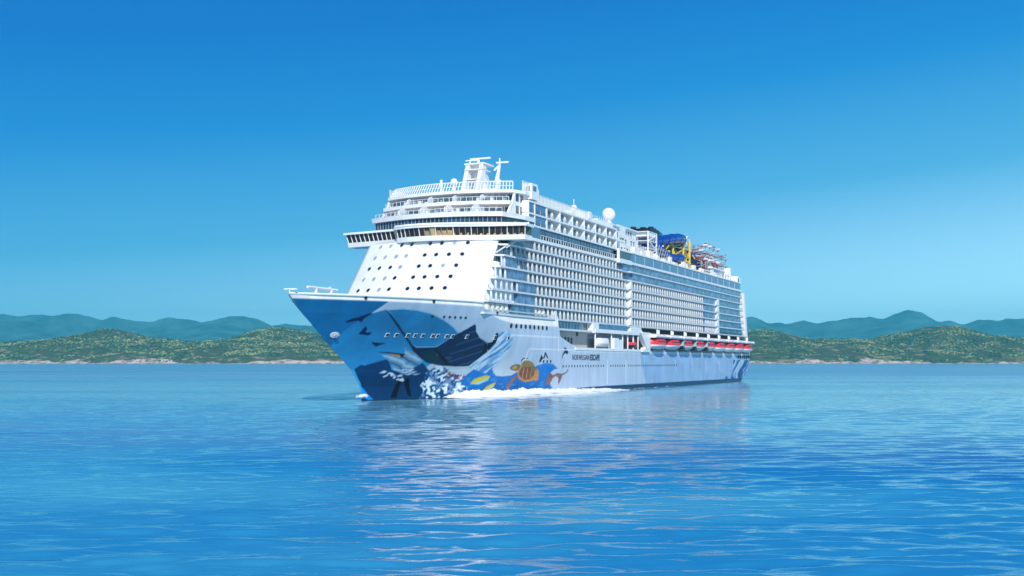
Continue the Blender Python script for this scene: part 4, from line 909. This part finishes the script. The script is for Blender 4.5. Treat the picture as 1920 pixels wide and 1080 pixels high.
    for t,s in posts:
        top=59.2-abs(s-286)*.13+rg.uniform(-1.5,.8); top=min(top,59.5); st.tube([(t,s,43.4),(t,s,top)],.22,5)
        for z in (48.2,51.2,54.2,57.0):
            if z<top: 
                dk.box(t-.9,t+.9,s-.9,s+.9,z,z+.15)
                if rg.random()<.3: (rd if rg.random()<.35 else wt).box(t-.85,t+.85,s-.5,s+.5,z+.35,z+.95)
        (dk if rg.random()<.75 else rd).box(t-.5,t+.5,s-.5,s+.5,top-.2,top+.15)
    for i in range(230):
        a=rg.choice(posts); b=rg.choice([p for p in posts if p!=a and abs(p[1]-a[1])<9]); z=rg.choice((48.3,51.3,54.3,55.5,52.3,49.5)); z2=z+rg.choice((0,0,1.1,-1))
        (rg.choice((st,st,rd,wt,dk,dk,wt))).tube([(a[0],a[1],z),(b[0],b[1],z2)],rg.choice((.1,.16,.22)),4)
    for k in range(3):
        cx=10+k*.5; s0=272+k*9; pts=[(cx+2.5,s0+3.2*math.cos(a),49.2+1.9*math.sin(a)) for a in np.linspace(0,2*math.pi,13)]; (rd if k!=1 else st).tube(pts,.35,6)
    o=obj('ropes_course',st,M['steel'],ship); part(o,'tangle of posts, platforms and beams of the climbing course')
    obj('beam_red',rd,M['redsteel'],o); obj('platform_dark',dk,M['grey'],o); obj('panel_white',wt,M['white'],o)
    # aft houses
    mb=MB(); mb.box(-15,16,264,300,43.4,45.9); mb.box(-15,16.4,263,302,45.9,46.3); mb.box(-12,14,282,304,46.3,48.4); mb.box(-12,14.5,281,305,48.4,48.8); c=obj('deck_house',mb,M['white'],ship)
    mb=MB(); mb.box(15.9,16.1,284,298,43.9,45.6); mb.box(13.9,14.1,285,303,46.8,48.1); obj('window',mb,M['glass'],c)
    for k in range(13):
        s=270+k*2.5; mb=MB(); mb.box(16.45,17.2,s-.5,s+.5,43.5,43.5+rg.uniform(1.2,2.4)); obj('deck_locker',mb,M['cream'],ship)
    mb=MB(); mb.box(12,19.8,304,307.5,40.36,46.4); mb.box(14,16.6,303.4,305.6,46.4,50.0); mb.box(5,19.6,307.4,311,43.4,46.0); mb.lathe(12,309,[(2.6,46),(2.5,47),(1.4,48),(0,48.4)],14); e=obj('stern_house',mb,M['white'],ship)
    mb=MB(); mb.box(19.75,19.9,304.6,306.3,41.2,45.4); obj('window',mb,M['darkglass'],e)
    mb=MB(); mb.tube([(13,311,46),(13,311,50.2)],.2,5); mb.tube([(10,310,46),(10,310,49)],.18,5); obj('flag_staff',mb,M['white'],ship)
    mb=MB(); mb.prism([(15,306),(20.2,306),(19.4,311.4),(15,313.8)],40.36,43.4); mb.prism([(15,309),(19.9,309),(19,313.6),(15,316)],37.8,39.55); obj('stern_glazing',mb,M['glass'],ship)
    # foredeck: white derrick behind the bulwark
    mb=MB(); mb.tube([(0,8,21),(0,8,24.0)],.35,6); mb.tube([(0,13.6,21),(0,13.6,24.0)],.35,6); mb.tube([(0,5.0,24.1),(0,16,24.0)],.32,6); mb.tube([(0,12,24.1),(0,13.5,24.5)],.2,5); obj('bow_derrick',mb,M['white'],ship)
build_top()
# ------------------------------------------------------------------ promenade deck, davits and boats
def build_promenade():
    mb=MB(); mb.box(16.6,17.6,91,121.5,12.05,17.6); w=obj('promenade_wall',mb,M['beige'],ship)
    for k in range(6):
        s=97+k*2.35; mb=MB(); mb.box(17.55,17.68,s-.62,s+.62,13.3+(0.6 if k in (0,5) else 0),15.6-(.3 if k==0 else 0)); obj('opening',mb,M['dark'],w)
    mb=MB(); 
    for a,b in ((113.2,16.6),): mb.box(17.55,17.7,a-.6,a+.6,b-.5,b+.6)
    obj('opening',mb,M['dark'],w)
    mb=MB(); mb.box(15.5,18.6,91,119,17.75,19.85); obj('promenade_glazing',mb,M['suite'],ship)
    mb=MB(); mb.box(15,20.4,91,120,17.25,17.75); obj('promenade_deck',mb,M['shade'],ship)
    mb=MB(); mb.box(15.5,20.6,118.6,123.4,17.1,19.95); obj('promenade_pier',mb,M['white'],ship); mb=MB(); mb.slab([(152.5,17.4),(166,17.4),(162.5,19.95),(152.5,19.95)],0,15.5,20.8); obj('promenade_pier',mb,M['white'],ship)
    g=MB(); g.prism([(15.5,123.4),(19.6,123.4),(20.3,132),(20.5,150),(19.8,152.4),(15.5,152.5)],18.35,19.95); part(obj('lounge_glazing',g,M['glass'],ship),'curved blue window band over the boat deck')
    mb=MB(); mb.prism([(14,120),(20.8,120),(21.0,150),(20.6,163),(14,163)],17.3,18.35); obj('canopy',mb,M['white'],ship)
    mb=MB(); mb.box(15.8,16.6,121.5,172,12.05,17.3); obj('promenade_wall',mb,M['grey'],ship)
    mb=MB()
    for s in (121.2,135.5,146,151,156.5,161.5): mb.tube([(20.2,s,12.0),(20.2,s,17.4)],.22,6)
    obj('canopy_post',mb,M['white'],ship)
    mb=MB(); mb.box(18.6,20.5,137.5,141.6,12.3,16.0); mb.box(18.6,20.4,141.9,145.5,12.3,15.6); obj('gangway_locker',mb,M['white'],ship)
    mb=MB(); mb.box(20.2,20.75,104,172,12.0,12.75); obj('deck_coaming',mb,M['white'],ship)
    mb=MB(); mb.slab([(163,12.0),(171.5,12.0),(171.5,18.4),(164.0,18.4),(162.2,17.2),(168,14.2),(165.6,12.8)],0,19.6,21.3); mb.slab([(160.5,18.2),(163.5,18.2),(170,13.2),(168,12.6)],0,20.3,21.5); part(obj('davit_pillar',mb,M['white'],ship),'big white pillar at the fore end of the lifeboats')
    # shadowed recess over the boats and the white davit housings
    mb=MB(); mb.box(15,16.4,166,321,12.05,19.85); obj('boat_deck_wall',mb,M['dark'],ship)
    mb=MB(); mb.box(16.4,20.9,166,322,19.86,20.0); obj('boat_deck_head',mb,M['grey'],ship)
    for k in range(9):
        s=172.6+k*16.9
        mb=MB(); pr=[(16.6,18.3),(19.0,18.45),(22.9,17.75),(23.5,17.2),(23.2,16.8),(20,16.9),(16.6,16.7)]
        mb.slab(pr,1,s-1.2,s+15.0)
        d=obj('davit',mb,M['white'],ship)
        for a in (s+.2,s+13.4):
            m2=MB(); m2.slab([(16.6,13.2),(17.6,13.2),(18.8,16.6),(23.3,16.9),(23.3,17.9),(18,17.6),(16.6,16.6)],1,a-.35,a+.35); obj('davit_arm',m2,M['white'],d)
        m2=MB(); m2.tube([(21.5,s+6,18.2),(21.5,s+6,19.6)],.35,6); m2.tube([(21.5,s+7.6,18.2),(21.5,s+7.6,19.4)],.35,6); obj('davit_winch',m2,M['white'],d)
    mb=MB()
    for s in np.arange(172,330,1.2): 
        t=float(hullt(s,12.2)); mb.tube([(t,s,12.1),(t,s,13.5)],.08,4)
    for z in (12.7,13.15,13.55): mb.tube([(float(hullt(s,12.2)),s,z) for s in np.arange(172,330.1,4)],.06,4)
    obj('promenade_rail',mb,M['steel'],ship)
    mb=MB(); rg=random.Random(8)
    for k in range(53):
        s=172+k*2.9+rg.uniform(-.5,.5); t=min(20.2,float(hullt(s,12.))-.6); mb=MB(); mb.box(t-.5,t+.3,s-rg.uniform(.3,.9),s+rg.uniform(.3,.9),12.1,12.1+rg.uniform(.5,1.0)); obj('promenade_locker',mb,M['cream'],ship)
    mb=MB()
    for k in range(7):
        s=302+k*3.9; t=float(hullt(s,10))+.05; mb.box(t-.4,t+.25,s-rg.uniform(.4,1.2),s+rg.uniform(.4,1.2),9.6+rg.uniform(0,1),11.6)
    obj('mooring_opening',mb,M['dark'],ship)
build_promenade()
def world_of(t,s,h): return (SHIP_LOC[0]+t*CS+s*SN, SHIP_LOC[1]-t*SN+s*CS, h)
def boat_loft(L,B,prof,mat,name,par,n=17,smooth=True):
    """prof(u) -> list of (y half-breadth factor, z) for a station u in [-1,1]"""
    rows=[]
    for i in range(n):
        u=-1+2*i/(n-1); rows.append([(y*B/2,u*L/2,z) for y,z in prof(u)])
    mb=MB(); mb.grid(rows); k=len(rows[0])
    mb.f.append(list(range(k))[::-1]); b=len(mb.v)-k; mb.f.append([b+i for i in range(k)])
    return obj(name,mb,mat,par,smooth)
def make_boat(kind,loc):
    root=empty('lifeboat',loc,-TH); L,B=14.6,4.7
    fine=lambda u:max(.10,(1-abs(u)**3.2)**.55)
    def hullp(u):
        f=fine(u); k=.55*abs(u)**3
        return [(-f,1.4+.15*u*u),(-f*.98,1.0),(-f*.72,.5+k),(-f*.2,.0+k),(f*.2,.0+k),(f*.72,.5+k),(f*.98,1.0),(f,1.4+.15*u*u)]
    def top(u):
        f=fine(u)*.97; z=1.4+.15*u*u; hh=2.4*(1-.35*abs(u)**3)
        return [(-f,z),(-f*.99,z+hh*.5),(-f*.84,z+hh*.84),(-f*.4,z+hh),(f*.4,z+hh),(f*.84,z+hh*.84),(f*.99,z+hh*.5),(f,z)]
    h=boat_loft(L,B,hullp,M['paleboat'] if kind else M['white'],'boat_hull',root)
    c=boat_loft(L,B,top,M['red'],'canopy',root)
    mb=MB(); mb.prism([(a*B/2*1.04,b) for a,b in [(fine(u)*1.0,u*L/2) for u in np.linspace(-.98,.98,15)]]+[(-fine(u)*B/2*1.04,u*L/2) for u in np.linspace(.98,-.98,15)],1.28,1.48); obj('fender',mb,M['white'],root)
    for u in (-.55,-.3,-.05,.2,.45):
        for sg in (1,-1):
            mb=MB(); f=fine(u)*.97*B/2*.985; mb.box(sg*f-.08,sg*f+.08,u*L/2-.5,u*L/2+.5,2.45,2.85); obj('window',mb,M['darkglass'],c)
    mb=MB(); mb.box(-1.0,1.0,-2.2,1.4,3.6,4.05); mb.tube([(0,-4.6,3.5),(0,-4.6,4.3)],.14,5); mb.tube([(0,4.6,3.5),(0,4.6,4.3)],.14,5); obj('hatch',mb,M['orange'],c)
    if kind==2:                                                  # tender with a glazed dark wheelhouse in the bow
        mb=MB(); mb.slab([(-7.15,1.5),(-4.6,1.0),(-4.2,3.5),(-5.6,3.75),(-6.6,3.0)],0,-1.9,1.9); w=obj('wheelhouse',mb,M['steel'],root)
        mb=MB(); mb.slab([(-7.2,.3),(-4.3,-.05),(-4.2,1.0),(-7.25,1.45)],0,-1.6,1.6); obj('forefoot',mb,M['black'],root)
        for sg in (-1,1):
            mb=MB(); mb.box(sg*1.9-.06,sg*1.9+.08,-6.2,-4.8,2.1,3.1); obj('window',mb,M['darkglass'],w)
    return root
def copy_tree(o,parent=None):
    c=o.copy(); COL.objects.link(c)
    if parent is not None: c.parent=parent
    for ch in list(o.children): copy_tree(ch,c)
    return c
def build_boats():
    kinds=[1,1,2,2,2,0,0,0,0]; first={}
    order=['foremost red lifeboat, hanging right behind the big white davit pillar','red lifeboat second behind the big white davit pillar, pale green hull',
     'red tender with glazed grey bow, foremost of the three tenders','red tender with glazed grey bow, middle one of the three tenders','red tender with glazed grey bow, aftmost of the three tenders',
     'red lifeboat with white hull, directly behind the three tenders','red lifeboat with white hull, third from the ship\'s stern','red lifeboat with white hull, next to last at the ship\'s stern','aftmost red lifeboat, hanging over the ship\'s stern quarter']
    for k in range(9):
        loc=world_of(21.1,179.3+k*16.9,12.95)
        if kinds[k] in first:
            o=copy_tree(first[kinds[k]]); o.location=loc
        else: o=make_boat(kinds[k],loc); first[kinds[k]]=o
        tag(o,order[k],'lifeboat','red lifeboats hung along the side of the ship')
    # small craft stowed ahead of the davits
    r=empty('rescue_boat',world_of(19.4,157.5,12.9),-TH); tag(r,'small red rescue boat with black underside stowed beside the white davit pillar','rescue boat')
    fine=lambda u:max(.12,(1-abs(u)**2.6)**.6)
    boat_loft(7.5,2.6,lambda u:[(-fine(u),1.2),(-fine(u)*.8,.4),(0,.05+.4*abs(u)**3),(fine(u)*.8,.4),(fine(u),1.2)],M['black'],'boat_hull',r,11)
    boat_loft(7.4,2.5,lambda u:[(-fine(u),1.2),(-fine(u),1.8),(-fine(u)*.6,2.2),(fine(u)*.6,2.2),(fine(u),1.8),(fine(u),1.2)],M['red'],'canopy',r,11)
    mb=MB(); mb.box(-.8,.8,-.6,1.6,2.1,3.0); obj('wheelhouse',mb,M['red'],r)
    mb=MB(); mb.box(.78,.86,-.3,1.3,2.3,2.8); mb.box(-.7,.7,-.68,-.58,2.3,2.8); obj('window',mb,M['darkglass'],r)
    w=empty('rescue_boat',world_of(19.2,129.5,12.9),-TH); tag(w,'white rounded rescue boat stowed under the white canopy ahead of the locker','rescue boat')
    boat_loft(10.5,3.0,lambda u:[(-fine(u),1.3),(-fine(u)*.8,.4),(0,.05+.4*abs(u)**3),(fine(u)*.8,.4),(fine(u),1.3)],M['shade'],'boat_hull',w,13)
    boat_loft(10.3,2.9,lambda u:[(-fine(u),1.3),(-fine(u),2.2),(-fine(u)*.7,2.9),(fine(u)*.7,2.9),(fine(u),2.2),(fine(u),1.3)],M['white'],'canopy',w,13)
    mb=MB(); mb.box(1.1,1.3,-2.4,2.6,1.75,2.15); obj('window',mb,M['darkglass'],w)
build_boats()
# ------------------------------------------------------------------ broken water along the hull
def build_foam():
    m,nt,b=newmat('foam'); b.inputs['Base Color'].default_value=(.80,.83,.85,1); b.inputs['Roughness'].default_value=.8
    a=N(nt,'ShaderNodeAttribute',attribute_name='cover'); g=N(nt,'ShaderNodeNewGeometry'); n=N(nt,'ShaderNodeTexNoise'); n.inputs['Scale'].default_value=.55; n.inputs['Detail'].default_value=7; n.inputs['Roughness'].default_value=.7
    nt.links.new(g.outputs['Position'],n.inputs['Vector'])
    s=N(nt,'ShaderNodeMath',operation='ADD'); nt.links.new(a.outputs['Fac'],s.inputs[0]); nt.links.new(n.outputs[0],s.inputs[1])
    r=N(nt,'ShaderNodeMapRange'); r.inputs['From Min'].default_value=.92; r.inputs['From Max'].default_value=1.15; nt.links.new(s.outputs[0],r.inputs[0]); nt.links.new(r.outputs[0],b.inputs['Alpha'])
    V=[];F=[];C=[];off=0
    def strip(s0,s1,ds,fn,nw=24):
        nonlocal off
        ss=np.arange(s0,s1,ds); q=np.linspace(0,1,nw); Sg,Qg=np.meshgrid(ss,q,indexing='ij'); t0,wd,hh,cv=fn(Sg,Qg)
        T=t0+wd*Qg; H=hh; X=SHIP_LOC[0]+T*CS+Sg*SN; Y=SHIP_LOC[1]-T*SN+Sg*CS
        V.append(np.stack([X,Y,H],-1).reshape(-1,3)); F.append(gridfaces(len(ss),nw)+off); off+=len(ss)*nw; C.append(np.clip(cv,0,1).reshape(-1))
    def bow(S,Q):
        t0=hullt(S,np.zeros_like(S))-.4; k=np.clip((S-47)/10,0,1)*np.clip((150-S)/75,0,1)
        wd=2.5+7*np.clip((S-45)/30,0,1); n=fbm(S/1.6,Q*6,4); hh=.02+(.5+1.25*k*np.exp(-((Q-.25)/.25)**2))*(.25+.6*n+.75*fbm(S/.7,Q*14,3))*np.clip(k*2+.25,0,1)*np.clip((.72-Q)*2.6,0,1)
        return t0,wd,hh,(.30+.9*np.clip(k*1.6,0,1))*np.clip((1-Q)*1.8,0,1)*np.clip((S-43)/6,0,1)*(.8+.5*fbm(S/3.,Q*5+2,3))
    strip(43,150,.35,bow)
    def tail(S,Q):
        t0=hullt(S,np.zeros_like(S))-.3; wd=np.full_like(S,5.); n=fbm(S/2.5,Q*5+9,4)
        return t0,wd,.10+.40*n*(1-Q),(.46+.22*(n-.5)*2)*np.clip((1-Q)*1.6,0,1)*np.clip((290-S)/110,.55,1)
    strip(150,314,.7,tail,16)
    def wave2(S,Q):                                             # the second crest spreading from the bow
        t0=hullt(np.full_like(S,60.),np.zeros_like(S))+2+(S-60)*.14; n=fbm(S/3.,Q*4+3,4); wd=np.full_like(S,9.)
        return t0,wd,.05+.7*np.sin(np.pi*Q)*(.4+n)*np.clip((S-60)/20,0,1)*np.clip((230-S)/80,0,1),(.26+.46*n)*np.sin(np.pi*Q)*np.clip((S-62)/12,0,1)*np.clip((210-S)/100,0,1)
    strip(60,220,.7,wave2,18)
    def stempiece(S,Q):
        t0=-2.2+0*S; wd=np.full_like(S,5.2); n=fbm(S/1.1,Q*5,4); c=np.exp(-((S-25.4)/1.9)**2)
        return t0,wd,.1+1.5*c*(.4+n)*np.sin(np.pi*Q)**.6,(.75*c)*np.sin(np.pi*Q)
    strip(21,31,.25,stempiece,20)
    def wake(S,Q):
        n=fbm(S/4.,Q*9,4); return np.full_like(S,-24.),np.full_like(S,50.),.2+.5*n,(.25+.35*n)*np.clip((380-S)/60,0,1)*np.clip((S-311)/6,0,1)
    strip(311,380,1.2,wake,40)
    o=npmesh('foam',np.concatenate(V),np.concatenate(F),m); at=o.data.attributes.new('cover','FLOAT','POINT'); at.data.foreach_set('value',np.concatenate(C).astype(np.float32))
    tag(o,'white bow wave and foam breaking along the waterline of the ship','foam',kind='stuff')
build_foam()
